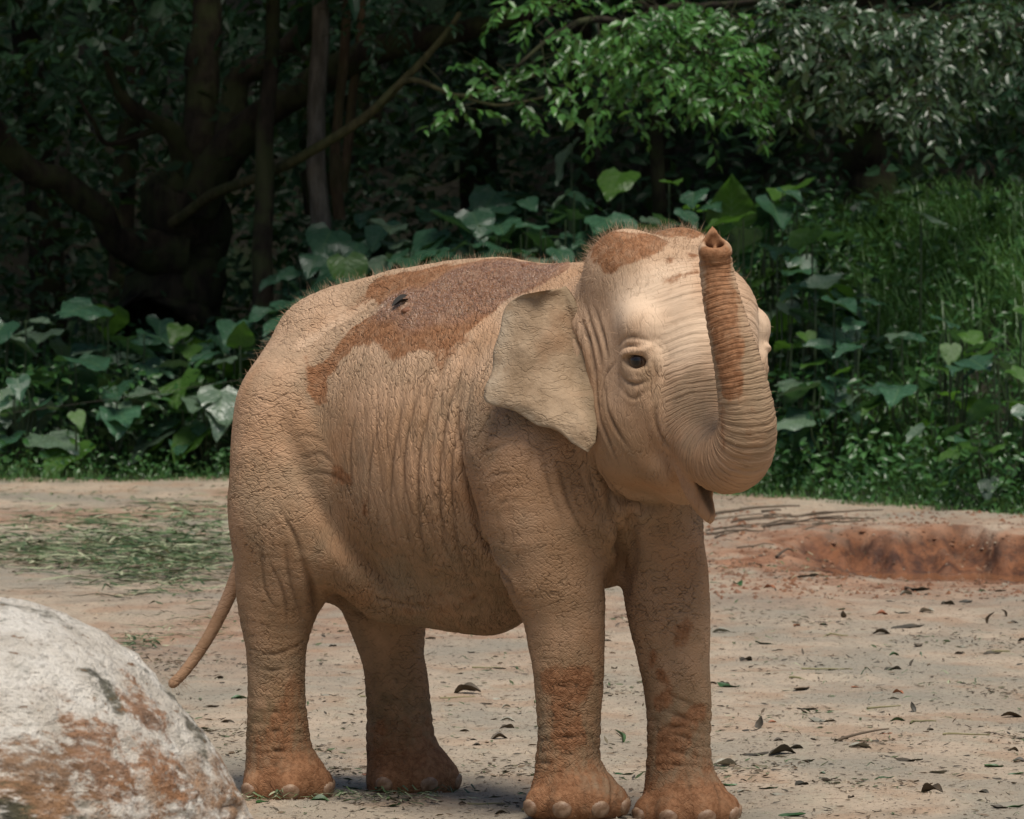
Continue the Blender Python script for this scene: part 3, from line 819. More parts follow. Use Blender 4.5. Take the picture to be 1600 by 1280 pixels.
def chain(rows, k=.06, sub=False, grp='body'):
    rows = np.asarray(rows, float)
    p, r = rows[:, :3], rows[:, 3]
    sl, (X, Y, Z) = _box((p - r[:, None]).min(0), (p + r[:, None]).max(0), k + .05)
    d = np.full(FLD[sl].shape, .5, dtype=np.float32)
    o = [x.start for x in sl]
    for i in range(len(p) - 1):
        rr = max(r[i], r[i + 1])
        s2, (X, Y, Z) = _box(np.minimum(p[i], p[i + 1]) - rr, np.maximum(p[i], p[i + 1]) + rr, k + .03)
        s3 = tuple(slice(max(a.start - b, 0), max(a.stop - b, 0)) for a, b in zip(s2, o))
        e = d_seg(X, Y, Z, p[i], p[i + 1], r[i], r[i + 1]).astype(np.float32)
        t = d[s3]; e = e[:t.shape[0], :t.shape[1], :t.shape[2]]
        np.minimum(t, e, out=t)
    FLD[sl] = -_smin(-FLD[sl], d, k) if sub else _smin(FLD[sl], d, k)
    if not sub: PRIM.append((grp, 'c', (p, r)))

def row(p, r): return [*p, r]

def sample(pts):
    q = (pts - LO) / VOX
    i = np.clip(np.floor(q).astype(int), 0, DIM - 2); f = (q - i)
    o = 0
    for c in range(8):
        b = [(c >> a) & 1 for a in range(3)]
        wg = 1
        for a in range(3): wg = wg * (f[:, a] if b[a] else 1 - f[:, a])
        o = o + wg * FLD[i[:, 0] + b[0], i[:, 1] + b[1], i[:, 2] + b[2]]
    return o
def march(p0, d, n=400, st=.004):
    """walk from outside along d until the skin is met"""
    ts = np.arange(n) * st
    pts = p0 + d * ts[:, None]
    v = sample(pts)
    k = np.argmax(v < 0)
    return pts[k] if v[k] < 0 else None
def on_skin(px, py):
    o = np.array([0, -CAM_D, CAM_H]); a = P(px, py, -1.32); d = a - o; d /= np.linalg.norm(d)
    q = march(a, d, 580)
    return q if q is not None else P(px, py, .1)
# ---- torso
ell(E(-.70, .04, 1.165), (.375, .325, .475), .10)
ell(E(-.17, .03, 1.158), (.62, .385, .556), .14)
ell(E(.34, -.01, 1.22), (.36, .300, .50), .14)
ell(E(.42, -.01, 1.04), (.20, .20, .26), .10)                   # chest
ell(E(-.84, .03, 1.05), (.25, .29, .42), .12)                   # rump
chain([row(P(455, 640, .36), .16), row(P(452, 720, .33), .175), row(P(458, 800, .32), .185)], .12)   # haunch
chain([row(E(-.86, .04, 1.50), .10), row(E(-.5, .03, 1.61), .10), row(E(-.05, .02, 1.635), .10), row(E(.35, .0, 1.60), .10)], .10)   # spine
chain([row(E(-.55, -.20, .80), .10), row(E(-.45, -.08, .70), .12), row(E(-.1, .0, .675), .12)], .10)   # flank fold

# ---- legs  (photo rows: px, py, radius) at a depth
def leg(rows, Y0, Y1, k, n=26):
    pts = []
    for i, (px, py, r) in enumerate(rows):
        f = i / (len(rows) - 1)
        pts.append(row(P(px, py, Y0 + (Y1 - Y0) * f), r))
    chain(catmull(pts, n), k, grp='leg')
    return pts
# right hind
leg([(462, 800, .19), (450, 870, .168), (436, 930, .135), (431, 1000, .099), (431, 1060, .0905), (434, 1140, .099), (438, 1200, .110), (442, 1232, .112)], .32, .40, .09)
# left hind
leg([(600, 860, .20), (604, 950, .135), (611, 1020, .101), (618, 1060, .099), (622, 1100, .102), (626, 1150, .110), (632, 1200, .118), (636, 1222, .118)], .56, .62, .06)
# right fore
leg([(840, 700, .21), (850, 790, .195), (862, 860, .170), (868, 900, .155), (879, 950, .130), (885, 1010, .115), (889, 1080, .104), (889, 1150, .0945), (888, 1190, .098), (892, 1250, .115)], -.37, -.38, .034)
ell(P(835, 760, -.40), (.17, .13, .30), .035, tilt(BODY_ROT, 1, -12))
ell(P(800, 690, -.36), (.14, .12, .22), .05, tilt(BODY_ROT, 1, -12))
# left fore
leg([(1010, 760, .17), (1024, 850, .150), (1037, 900, .137), (1047, 970, .124), (1054, 1040, .108), (1061, 1110, .0995), (1061, 1170, .0965), (1063, 1210, .105), (1068, 1265, .118)], -.33, -.34, .035)

# ---- feet: pad, toes
FEET = {'RH': ((446, 1248), .40, R(-55), .118), 'LH': ((640, 1237), .62, R(-38), .118),
        'RF': ((897, 1275), -.38, R(-62), .128), 'LF': ((1070, 1288), -.34, R(-68), .128)}
NAILS = []
for nm, ((px, py), Y, az0, rad) in FEET.items():
    c = P(px, py, Y)
    fd = np.array([math.cos(az0), math.sin(az0), 0]); sd_ = np.array([-fd[1], fd[0], 0])
    ell(c + UP * .035, (rad * 1.10, rad * 1.05, .070), .05, np.stack([fd, sd_, UP], 1), grp='foot')
    ell(c + UP * .075 + fd * .035, (rad * .95, rad * .92, .080), .05, np.stack([fd, sd_, UP], 1), grp='foot')
    ntoe = 5 if nm[1] == 'F' else 4
    for j in range(ntoe):
        a = (j / (ntoe - 1) - .5) * R(165)
        dr = fd * math.cos(a) + sd_ * math.sin(a)
        tr = .044
        q = c + dr * (rad * 1.04) + UP * .046
        ell(q, (tr, tr * 1.02, tr * 1.12), .024, np.stack([dr, np.cross(UP, dr), UP], 1), grp='foot')
        NAILS.append((nm, q, dr))

# ---- neck and head
chain([row(E(.34, 0, 1.30), .33), row(H(-.14, .0, 1.43), .265)], .12, grp='head')
chain([row(E(.46, -.01, 1.12), .22), row(H(-.04, 0, 1.22), .19)], .10, grp='head')
ell(H(-.02, 0, 1.53), (.27, .225, .28), .08, HEAD_ROT, grp='head')
ell(H(-.01, -.105, 1.705), (.155, .125, .140), .055, HEAD_ROT, grp='head')
ell(H(-.01, .100, 1.708), (.155, .125, .140), .055, HEAD_ROT, grp='head')
ell(H(.13, 0, 1.52), (.19, .20, .25), .08, HEAD_ROT, grp='head')
for s in (-1, 1):
    ell(H(.175, s * (.190 if s < 0 else .205), 1.535), (.085, .075 if s < 0 else .085, .078), .07, HEAD_ROT, grp='head')     # brow
    ell(H(.115, s * .165, 1.30), (.16, .10, .20), .08, HEAD_ROT, grp='head')         # cheek
    ell(H(.06, s * .13, 1.175), (.15, .105, .12), .07, HEAD_ROT, grp='head')         # jowl
    ell(H(-.03, s * .285, 1.46), (.15, .035, .13), .07, HEAD_ROT, sub=True)          # temple hollow
    chain([row(H(.20, s * .165, 1.37), .075), row(H(.30, s * .115, 1.22), .080), row(H(.345, s * .07, 1.13), .07)], .05, grp='head')  # lip / tusk sheath
# lower jaw with the pointed lip
chain([row(H(.02, -.0, 1.15), .14), row(H(.16, -.02, 1.10), .105), row(P(1040, 732, -.76), .062)], .05, grp='head')
chain(catmull([row(P(1076, 728, -.83), .040), row(P(1085, 756, -.87), .040), row(P(1096, 782, -.90), .034), row(P(1105, 801, -.915), .023), row(P(1110, 812, -.92), .012)], 14), .022, grp='head')

for (a_, b_, r_, dp_) in ((965, 940, .034, .010), (970, 905, .036, .006), (976, 875, .032, .006), (982, 845, .024, .006), (984, 815, .018, .004)):   # hollow between the forelegs
    q = on_skin(a_, b_)
    if q[1] < .0: ell(q + np.array([0, dp_, 0]), (r_, r_ * 1.3, r_ * 1.7), .045, np.eye(3), sub=True)
# ---- trunk
TR = [(1092, 500, -.66, .185), (1100, 555, -.72, .165), (1105, 610, -.78, .147), (1108, 660, -.83, .128), (1115, 700, -.90, .115), (1136, 717, -.99, .106),
      (1157, 706, -1.08, .098), (1168, 664, -1.14, .087), (1160, 603, -1.155, .077), (1144, 535, -1.15, .066), (1129, 475, -1.13, .0575),
      (1120, 425, -1.115, .0505), (1117, 398, -1.12, .0485)]
tr_rows = np.array([row(P(a, b, y), r) for a, b, y, r in TR])
TRUNK = catmull(tr_rows, 90)
chain(TRUNK, .035, grp='trunk')
# hollow of the mouth between lip and trunk
MOUTH = np.array([row(P(1080, 722, -.90), .014), row(P(1096, 744, -.925), .022), row(P(1111, 772, -.945), .029), row(P(1124, 802, -.955), .026)])
chain(MOUTH, .008, sub=True)
# trunk tip: rim, pit, two nostrils, finger
tipd = np.array([.02, -.74, .67]); tipd /= np.linalg.norm(tipd)
tip = P(1117, 392, -1.145)
side = np.array([1., 0, 0]); upv = np.cross(side, tipd); upv /= np.linalg.norm(upv)
if upv[2] < 0: upv = -upv
TROT = np.stack([side, upv, tipd], 1)
ell(tip + upv * .002, (.0495, .044, .032), .012, TROT, grp='trunk')
FROT = np.stack([side, UP, np.cross(side, UP)], 1)
for f_ in np.linspace(0, 1, 7):
    q = P(1116 - 3 * f_, 386 - 27 * f_, -1.150 + .02 * f_)
    ell(q, (.036 * (1 - f_) ** .8 + .006, .012, .017 - .008 * f_), .008, FROT, grp='trunk')
ell(tip + tipd * .034 + upv * .013, (.034, .026, .028), .006, TROT, sub=True)
for s in (-1, 1):
    chain([row(tip + tipd * .03 + side * s * .0165 + upv * .016, .0125), row(tip - tipd * .03 + side * s * .0165 + upv * .010, .0115)], .003, sub=True)

# ---- eye sockets
EYES = []
for s, pt in ((-1, P(996, 566, -.80)), (1, None)):
    if pt is None: pt = H(.21, .222, 1.445)
    EYES.append((s, pt))

eye_pos = []
for s, pt in EYES:
    dr = FH * .45 + LH * s * .89
    base = H(.115, s * .05, 1.442)
    q = march(base + dr * .5, -dr)
    eye_pos.append((s, q, dr))
EYES = []
for s, q, dr in eye_pos:
    tn = np.cross(UP, dr); tn /= np.linalg.norm(tn)            # horizontal along the lid
    erot = np.stack([tn, UP, dr], 1)
    ell(q - dr * .020, (.064, .050, .044), .040, erot, grp='head')
    ell(q + UP * .029 + dr * .012, (.052, .009, .024), .012, tilt(erot, 2, -14 * s), grp='head')   # upper lid
    ell(q - UP * .025 + dr * .003, (.046, .008, .020), .012, tilt(erot, 2, 12 * s), grp='head')    # lower lid
    ell(q - UP * .050 + dr * .002, (.046, .009, .018), .010, tilt(erot, 2, 14 * s), grp='head')
    ell(q - UP * .001 + dr * .022, (.043, .0245, .030), .005, tilt(erot, 2, 8 * s), sub=True)
    EYES.append((q + dr * .001, dr, s))

# ---- tail, free of the rump
TAIL = catmull([row(P(440, 640, .74), .045), row(P(405, 760, .80), .030), row(P(376, 880, .80), .0235), row(P(352, 945, .78), .021), row(P(320, 1005, .76), .019), row(P(288, 1050, .74), .017), row(P(270, 1068, .73), .0155)], 40)
chain(TAIL, .02, grp='tail')

# ---- surface nets
def surface_nets(F, lo, h):
    S = F < 0
    c = np.zeros(tuple(n - 1 for n in F.shape), dtype=np.uint8)
    for i in (0, 1):
        for j in (0, 1):
            for k in (0, 1):
                c += S[i:F.shape[0] - 1 + i, j:F.shape[1] - 1 + j, k:F.shape[2] - 1 + k]
    act = (c > 0) & (c < 8)
    ii = np.argwhere(act)
    idx = np.full(act.shape, -1, dtype=np.int32); idx[act] = np.arange(len(ii))
    val = {}
    for i in (0, 1):
        for j in (0, 1):
            for k in (0, 1):
                val[(i, j, k)] = F[ii[:, 0] + i, ii[:, 1] + j, ii[:, 2] + k]
    acc = np.zeros((len(ii), 3)); cnt = np.zeros(len(ii))
    for a in val:
        for ax in range(3):
            if a[ax] == 0:
                b = list(a); b[ax] = 1; b = tuple(b)
                va, vb = val[a], val[b]
                m = (va < 0) != (vb < 0)
                t = np.where(m, va / np.where(m, va - vb, 1), 0)
                p = np.tile(np.array(a, float), (len(ii), 1)); p[:, ax] = t
                acc[m] += p[m]; cnt[m] += 1
    V = lo + (ii + acc / cnt[:, None]) * h
    Q = []
    for ax in range(3):
        a1, a2 = (ax + 1) % 3, (ax + 2) % 3
        s0 = [slice(None)] * 3; s1 = [slice(None)] * 3
        s0[ax] = slice(0, -1); s1[ax] = slice(1, None)
        A, B = S[tuple(s0)], S[tuple(s1)]
        e = np.argwhere(A != B)
        e = e[(e[:, a1] > 0) & (e[:, a2] > 0) & (e[:, a1] < F.shape[a1] - 1) & (e[:, a2] < F.shape[a2] - 1)]
        ins = A[e[:, 0], e[:, 1], e[:, 2]]
        def g(d1, d2):
            q = e.copy(); q[:, a1] -= d1; q[:, a2] -= d2
            return idx[q[:, 0], q[:, 1], q[:, 2]]
        q = np.stack([g(1, 1), g(0, 1), g(0, 0), g(1, 0)], 1)
        q[~ins] = q[~ins][:, ::-1]
        Q.append(q)
    return V, np.vstack(Q)

V, Q = surface_nets(FLD, LO, VOX)
def relax(V, Q, it, lam):
    e = np.vstack([Q[:, [0, 1]], Q[:, [1, 2]], Q[:, [2, 3]], Q[:, [3, 0]]])
    n = len(V); deg = np.bincount(e.ravel(), minlength=n).astype(float)
    for _ in range(it):
        acc = np.stack([np.bincount(e[:, 0], V[e[:, 1], a], n) + np.bincount(e[:, 1], V[e[:, 0], a], n) for a in range(3)], 1)
        V = V + lam * (acc / deg[:, None] - V)
    return V
V = relax(V, Q, 2, .6)

# ---- masks and skin coordinates, one value per vertex
def gdist(grp):
    best = np.full(len(V), 9.0)
    for g, kind, d in PRIM:
        if g != grp: continue
        if kind == 'e':
            best = np.minimum(best, d_ell(V[:, 0], V[:, 1], V[:, 2], *d))
        else:
            p, r = d
            st = max(1, len(p) // 30)
            ids = list(range(0, len(p), st))
            if ids[-1] != len(p) - 1: ids.append(len(p) - 1)
            for i, j in zip(ids[:-1], ids[1:]):
                best = np.minimum(best, d_seg(V[:, 0], V[:, 1], V[:, 2], p[i], p[j], r[i], r[j]))
    return best
DG = {g: gdist(g) for g in ('body', 'leg', 'foot', 'head', 'trunk', 'tail')}
def soft(g, k=.03):
    num = np.exp(-np.clip(DG[g], -.02, 1) / k)
    return num / sum(np.exp(-np.clip(DG[h], -.02, 1) / k) for h in DG)
W = {g: soft(g) for g in DG}
# along-trunk coordinate
seg = np.linalg.norm(np.diff(TRUNK[:, :3], axis=0), axis=1); arc = np.concatenate([[0], np.cumsum(seg)])
tt = np.zeros(len(V)); bd = np.full(len(V), 9.0); ts = np.zeros(len(V))
for i in range(0, 88, 2):
    a, b = TRUNK[i, :3], TRUNK[i + 2, :3]; ab = b - a; L = ab.dot(ab)
    t = np.clip(((V - a) @ ab) / L, -6.0 if i == 0 else 0, 1)
    dd = np.linalg.norm(V - a - t[:, None] * ab, axis=1) - TRUNK[i, 3]
    m = dd < bd; bd[m] = dd[m]; tt[m] = arc[i] + t[m] * (arc[i + 2] - arc[i])
tt = relax(np.stack([tt] * 3, 1), Q, 40, .7)[:, 0]
lat = (V - HC) @ LH
UVZ = np.stack([V[:, 0] * CT - V[:, 1] * ST, V[:, 0] * ST + V[:, 1] * CT, V[:, 2]], 1)

def blob(rows, soft_m=.024, nz=.6, sc=14., seed=3):
    """stain: chain of (px,py,Y,r) -> mask with a ragged edge"""
    rows = np.array([row(on_skin(a, b), r) for a, b, r in rows])
    d = np.full(len(V), 9.0)
    if len(rows) == 1: d = np.linalg.norm(V - rows[0, :3], axis=1) - rows[0, 3]
    for i in range(len(rows) - 1):
        d = np.minimum(d, d_seg(V[:, 0], V[:, 1], V[:, 2], rows[i, :3], rows[i + 1, :3], rows[i, 3], rows[i + 1, 3]))
    n = N14
    return smooth(soft_m, -soft_m, d + n * nz * .06)
N14 = fbm(V * 14., 4, 3)
mud = np.zeros(len(V))
for rows, s in [
    ([(500, 618, .030), (505, 585, .045), (528, 560, .040), (556, 525, .050), (600, 510, .075), (640, 515, .10), (690, 500, .12), (745, 470, .10), (800, 440, .08)], 1.0),
    ([(480, 560, .012), (488, 590, .022)], .8),
    ([(590, 450, .05), (640, 450, .09), (720, 445, .13), (790, 440, .11), (860, 426, .07)], 1.0),
    ([(545, 485, .03), (580, 462, .05)], .5), ([(690, 560, .03), (720, 530, .04)], .6),
    ([(932, 380, .05), (965, 385, .075), (1000, 380, .06), (1020, 372, .04)], 1.0), ([(1035, 366, .04), (1075, 362, .05), (1140, 372, .06)], 1.0),
    ([(1042, 438, .006), (1062, 431, .009), (1090, 426, .010)], .7), ([(1046, 408, .010)], .8), ([(1086, 400, .02)], .7),
    ([(1118, 440, .045), (1128, 500, .048), (1138, 550, .045), (1146, 610, .034)], .9), ([(1128, 640, .03), (1130, 700, .03)], .45), ([(1118, 415, .035)], .7), ([(1105, 402, .05), (1128, 402, .05)], .9), ([(1113, 370, .05), (1117, 385, .05)], .95), ([(1172, 640, .03), (1178, 680, .03)], .3),
    ([(530, 743, .030), (545, 750, .02)], .8), ([(575, 782, .020), (572, 800, .016)], .6),
    ([(862, 1065, .05), (905, 1062, .05), (885, 1100, .06), (890, 1150, .06)], .85),
    ([(1035, 1055, .03), (1050, 1075, .03), (1030, 1095, .025)], .9), ([(1066, 980, .022), (1064, 1005, .020)], .8),
    ([(1020, 1020, .018), (1018, 1040, .018)], .7), ([(1090, 1110, .03), (1062, 1150, .05), (1040, 1180, .05)], .8),
    ([(598, 1140, .03)], .7), ([(460, 1075, .04), (440, 1120, .05), (420, 1180, .06)], .6), ([(650, 1215, .035)], .5),
    ([(640, 945, .05), (740, 925, .05), (790, 915, .05)], .35), ([(850, 800, .05), (870, 770, .05)], .25),
]:
    mud = np.maximum(mud, s * blob(rows))
# mud splashed up the legs and feet
zf = V[:, 2] + .10 * fbm(V * 6, 3, 9)
fm = smooth(.42, .14, zf) * .55 + smooth(.16, .05, zf) * .35
mud = np.maximum(mud, fm * (W['leg'] + W['foot'] > .4))
wet = blob([(610, 480, .05), (660, 480, .09), (720, 455, .13), (800, 440, .10), (860, 426, .06)], .04, .5)
# olive-grey grime, with shade painted in, on belly side, neck folds and lower trunk
grime_shade = smooth(1.20, .72, V[:, 2]) * W['body'] * .80 + smooth(.95, .6, V[:, 2]) * W['leg'] * .55 + .45 * blob([(882, 470, .03), (895, 540, .03), (925, 600, .05), (950, 650, .05)], .05, .7)
grime_shade = np.maximum(grime_shade, .62 * blob([(1117, 420, .06), (1130, 490, .065), (1148, 560, .07), (1160, 630, .075)], .03, .5))
grime_shade = np.maximum(grime_shade, .50 * blob([(945, 640, .05), (965, 700, .08), (1005, 735, .06)], .05, .6))
grime_shade = np.maximum(grime_shade, .75 * blob([(984, 566, .030), (1008, 572, .034), (1012, 598, .02)], .03, .5))
grime_shade = np.clip(grime_shade + .35 * blob([(940, 780, .16), (1000, 830, .12)], .06, .5), 0, 1)
pale = np.maximum(blob([(985, 470, .10), (1050, 450, .12), (1065, 520, .12), (1192, 515, .11)], .08, .4), .6 * blob([(530, 490, .05), (480, 530, .05), (580, 470, .04)], .03, .5))
pale = np.maximum(pale, .35 * smooth(1.15, 1.5, V[:, 2]))  # upper body painted paler, as if lit from above

# ---- broad folds carved into the surface itself
NRM = np.zeros_like(V)
fn = np.cross(V[Q[:, 2]] - V[Q[:, 0]], V[Q[:, 3]] - V[Q[:, 1]])
for a in range(3):
    for c in range(4):
        NRM[:, a] += np.bincount(Q[:, c], fn[:, a], len(V))
NRM /= np.linalg.norm(NRM, axis=1)[:, None] + 1e-12
wob = fbm(V * 5, 3, 21)
grime_shade = np.clip(grime_shade + .55 * smooth(.50, .22, V[:, 2] + .05 * wob) * (W['leg'] + W['foot']), 0, 1)
ring_t = np.sin(tt * 2 * np.pi / .026 + 2.2 * fbm(V * 11, 2, 30))
ring_t2 = np.sin(tt * 2 * np.pi / .017 + 2.0 * fbm(V * 14, 2, 31))
wtr = np.clip(W['trunk'], 0, 1)
disp = -.0026 * wtr * (.5 + .5 * ring_t) ** 2 - .0010 * wtr * (.5 + .5 * ring_t2) ** 2
legw = np.clip(W['leg'] + W['foot'] * .4, 0, 1)
zz = V[:, 2]
ank = smooth(.10, .16, zz) * smooth(.42, .26, zz)
leg_ring = np.sin((zz + .035 * fbm(V * 4, 2, 40)) * 2 * np.pi / .036 + 1.5 * wob)
disp += -.0030 * legw * ank * np.clip(.5 + .5 * leg_ring, 0, 1) ** 3
flank = W['body'] * smooth(.65, .85, zz)
fl = np.sin((UVZ[:, 0] + .10 * (zz - 1.1) + .03 * fbm(V * np.array([4, 4, 1.5]), 3, 50)) * 2 * np.pi / .052)
flk_m = smooth(-.45, -.1, UVZ[:, 0]) * smooth(.45, .25, UVZ[:, 0]) * smooth(1.6, 1.3, zz)
disp += -.0045 * flank * flk_m * np.clip(fl, 0, 1) ** 2
disp += .006 * fbm(V * 3.0, 3, 60) * W['body'] + .004 * fbm(V * 7, 3, 61) * (W['leg'] + W['head'])
# wrinkles behind the eye and on the neck
nk = W['head'] * smooth(.0, -.14, (V - HC) @ FH) * smooth(1.75, 1.6, zz)
disp += -.004 * nk * np.clip(np.sin(((V - HC) @ FH + .03 * fbm(V * 5, 2, 70)) * 2 * np.pi / .030), 0, 1) ** 2
# folds under the eye
e0, edr = EYES[0][0], EYES[0][1]
de = np.linalg.norm((V - e0) * np.array([1, 1, 1.15]), axis=1)
disp += -.0022 * smooth(.13, .07, de) * smooth(.036, .048, de) * (.5 + .5 * np.sin(de * 2 * np.pi / .019 + 2.0 * wob)) ** 3
recess_tint = np.zeros(len(V))
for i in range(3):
    recess_tint = np.maximum(recess_tint, 1.6 * smooth(.010, .0, d_seg(V[:, 0], V[:, 1], V[:, 2], MOUTH[i, :3], MOUTH[i + 1, :3], MOUTH[i, 3], MOUTH[i + 1, 3])))  # mouth hollow painted dark, standing in for the shadow inside

# ---- creases drawn one by one: (width, depth, photo points along the skin)
CREASES = [
    (.013, .020, [(716, 655), (722, 700), (728, 745), (742, 800), (765, 855), (790, 900), (808, 935)]),
    (.007, .004, [(730, 730), (760, 705), (800, 690)]), (.007, .003, [(735, 768), (775, 742), (825, 738)]), (.007, .003, [(752, 812), (785, 785), (815, 780)]),
    (.009, .010, [(700, 560), (670, 640), (655, 720), (655, 800), (668, 880)]), (.009, .011, [(740, 540), (705, 620), (690, 700), (688, 780), (700, 860)]), (.009, .010, [(770, 560), (735, 640), (715, 700)]),
    (.008, .007, [(640, 600), (620, 680), (612, 760), (620, 850)]), (.009, .010, [(725, 600), (712, 680), (706, 760), (715, 850), (740, 910)]), (.008, .007, [(670, 580), (640, 660), (632, 750), (640, 840)]),
    (.008, .006, [(600, 640), (580, 720), (578, 800)]), (.008, .009, [(755, 640), (728, 690), (712, 750)]), (.008, .006, [(560, 640), (548, 700), (552, 760)]), (.008, .006, [(790, 600), (760, 660), (740, 700)]),
    (.030, .012, [(440, 640), (470, 720), (510, 800), (560, 870), (620, 930)]),
    (.007, .003, [(455, 690), (480, 680), (510, 692)]), (.007, .003, [(470, 716), (500, 708), (520, 722)]), (.007, .0025, [(462, 745), (505, 738), (548, 756)]),
    (.013, .018, [(493, 958), (488, 920), (476, 880)]), (.008, .005, [(470, 965), (452, 900), (446, 850)]), (.007, .004, [(448, 985), (443, 925), (420, 870)]), (.007, .003, [(430, 950), (414, 915), (408, 850)]), (.008, .005, [(480, 900), (462, 840), (436, 790)]),
    (.010, .006, [(505, 940), (560, 958), (620, 962)]), (.008, .005, [(560, 930), (650, 945), (740, 935), (800, 920)]),
    (.007, .006, [(392, 1012), (430, 1022), (470, 1002)]), (.007, .006, [(392, 1034), (430, 1047), (472, 1027)]),
    (.016, .022, [(925, 705), (945, 760), (985, 788), (1040, 790)]), (.014, .022, [(938, 740), (950, 790), (966, 840), (974, 890)]), (.010, .012, [(915, 720), (935, 790), (958, 860)]), (.009, .008, [(900, 720), (925, 790), (960, 850)]), (.009, .007, [(870, 720), (890, 790), (920, 850)]), (.009, .007, [(940, 730), (975, 780), (1010, 785)]),
    (.008, .006, [(845, 690), (858, 760), (880, 820)]), (.012, .012, [(945, 870), (948, 920), (944, 960)]),
    (.008, .006, [(928, 560), (934, 620), (948, 680), (965, 720)]), (.007, .006, [(945, 600), (958, 660), (985, 700)]), (.008, .006, [(1024, 632), (1025, 655), (1034, 680), (1050, 702)]), 
    (.0065, .007, [(970, 582), (990, 600), (1014, 594)]), (.006, .0035, [(966, 600), (990, 622), (1014, 608)]), (.006, .006, [(968, 552), (984, 541), (1010, 546)]), (.006, .005, [(1018, 560), (1026, 584), (1020, 612)]), (.006, .005, [(962, 566), (946, 588), (940, 620)]), (.006, .004, [(966, 540), (985, 526), (1012, 530)]),
    (.009, .009, [(885, 480), (905, 540), (918, 600)]), (.008, .008, [(900, 455), (918, 520), (930, 585)]), (.008, .006, [(915, 470), (932, 530), (940, 570)]), (.008, .006, [(930, 480), (945, 530), (950, 560)]),
    (.008, .006, [(840, 1056), (885, 1072), (935, 1052)]), (.007, .006, [(842, 1092), (890, 1110), (936, 1095)]), (.008, .008, [(842, 1165), (885, 1180), (932, 1160)]), (.008, .008, [(840, 1186), (885, 1200), (938, 1184)]), (.007, .006, [(845, 1140), (890, 1152), (934, 1138)]),
    (.008, .008, [(1020, 1128), (1060, 1136), (1108, 1112)]), (.008, .008, [(1032, 1108), (1070, 1122), (1108, 1142)]), (.008, .008, [(1026, 1140), (1070, 1152), (1108, 1168)]), (.007, .007, [(1018, 1164), (1060, 1174), (1107, 1184)]), (.007, .007, [(1015, 1188), (1060, 1196), (1110, 1198)]), (.007, .005, [(1045, 1085), (1075, 1098), (1106, 1110)]),
    (.008, .008, [(386, 1130), (430, 1142), (482, 1126)]), (.008, .008, [(384, 1160), (435, 1173), (488, 1160)]), (.008, .007, [(384, 1188), (430, 1197), (492, 1186)]), (.007, .005, [(388, 1100), (430, 1112), (478, 1098)]),
    (.007, .006, [(572, 1104), (620, 1092), (675, 1108)]), (.008, .007, [(630, 1130), (680, 1120)]), (.008, .007, [(635, 1154), (690, 1145)]), (.008, .007, [(640, 1176), (696, 1168)]), (.007, .005, [(574, 1050), (620, 1062), (668, 1048)]),
    (.009, .010, [(1003, 1268), (1002, 1240), (1008, 1215)]), (.007, .007, [(1072, 1205), (1078, 1235), (1080, 1262)]), (.007, .007, [(1110, 1215), (1122, 1240), (1126, 1262)]), (.007, .007, [(905, 1205), (912, 1235), (914, 1262)]), (.007, .007, [(945, 1205), (955, 1232), (952, 1258)]),
]
for wd_, dp_, pts_ in CREASES:
    c3 = np.array([on_skin(*p) for p in pts_])
    pl = catmull(c3, 4 * len(c3)) if len(c3) > 2 else np.linspace(c3[0], c3[1], 5)
    sel = np.where(((V > pl.min(0) - wd_ * 4) & (V < pl.max(0) + wd_ * 4)).all(1))[0]
    if len(sel) == 0: continue
    vv = V[sel]; dmin = np.full(len(sel), 9.0); tb = np.zeros(len(sel))
    for i in range(len(pl) - 1):
        a, b_ = pl[i], pl[i + 1]; ab = b_ - a; L_ = ab.dot(ab) + 1e-9
        t_ = np.clip(((vv - a) @ ab) / L_, 0, 1)
        dd = np.linalg.norm(vv - a - t_[:, None] * ab, axis=1)
        m = dd < dmin; dmin[m] = dd[m]; tb[m] = (i + t_[m]) / (len(pl) - 1)
    dmin = dmin + .003 * wob[sel]
    fade = np.sin(np.pi * np.clip(tb, 0.02, .98)) ** .5
    disp[sel] += -dp_ * fade * np.exp(-(dmin / wd_) ** 2) + .30 * dp_ * fade * np.exp(-((dmin - 2.2 * wd_) / (1.1 * wd_)) ** 2)
    recess_tint[sel] = np.maximum(recess_tint[sel], fade * np.exp(-(dmin / (wd_ * .8)) ** 2))
V = V + NRM * disp[:, None]

me = mesh_from('elephant', V, Q)
attr(me, 'fr', UVZ, 'FLOAT_VECTOR')
attr(me, 'trk', np.stack([tt, lat, V[:, 2] * .3], 1), 'FLOAT_VECTOR')
attr(me, 'wt', np.stack([W['trunk'], np.clip(W['leg'] + W['foot'], 0, 1), W['head'], np.ones(len(V))], 1), 'FLOAT_COLOR')
attr(me, 'md', np.stack([mud, wet, grime_shade, np.ones(len(V))], 1), 'FLOAT_COLOR')
attr(me, 'pale', pale)
attr(me, 'recess_tint', recess_tint)
attr(me, 'foot', np.maximum(W['foot'], .6 * W['tail']))
on_back = {k: on_skin(*k) for k in ((632, 478), (825, 420), (640, 487))}
del FLD
V_SKIN, N_SKIN = V, NRM

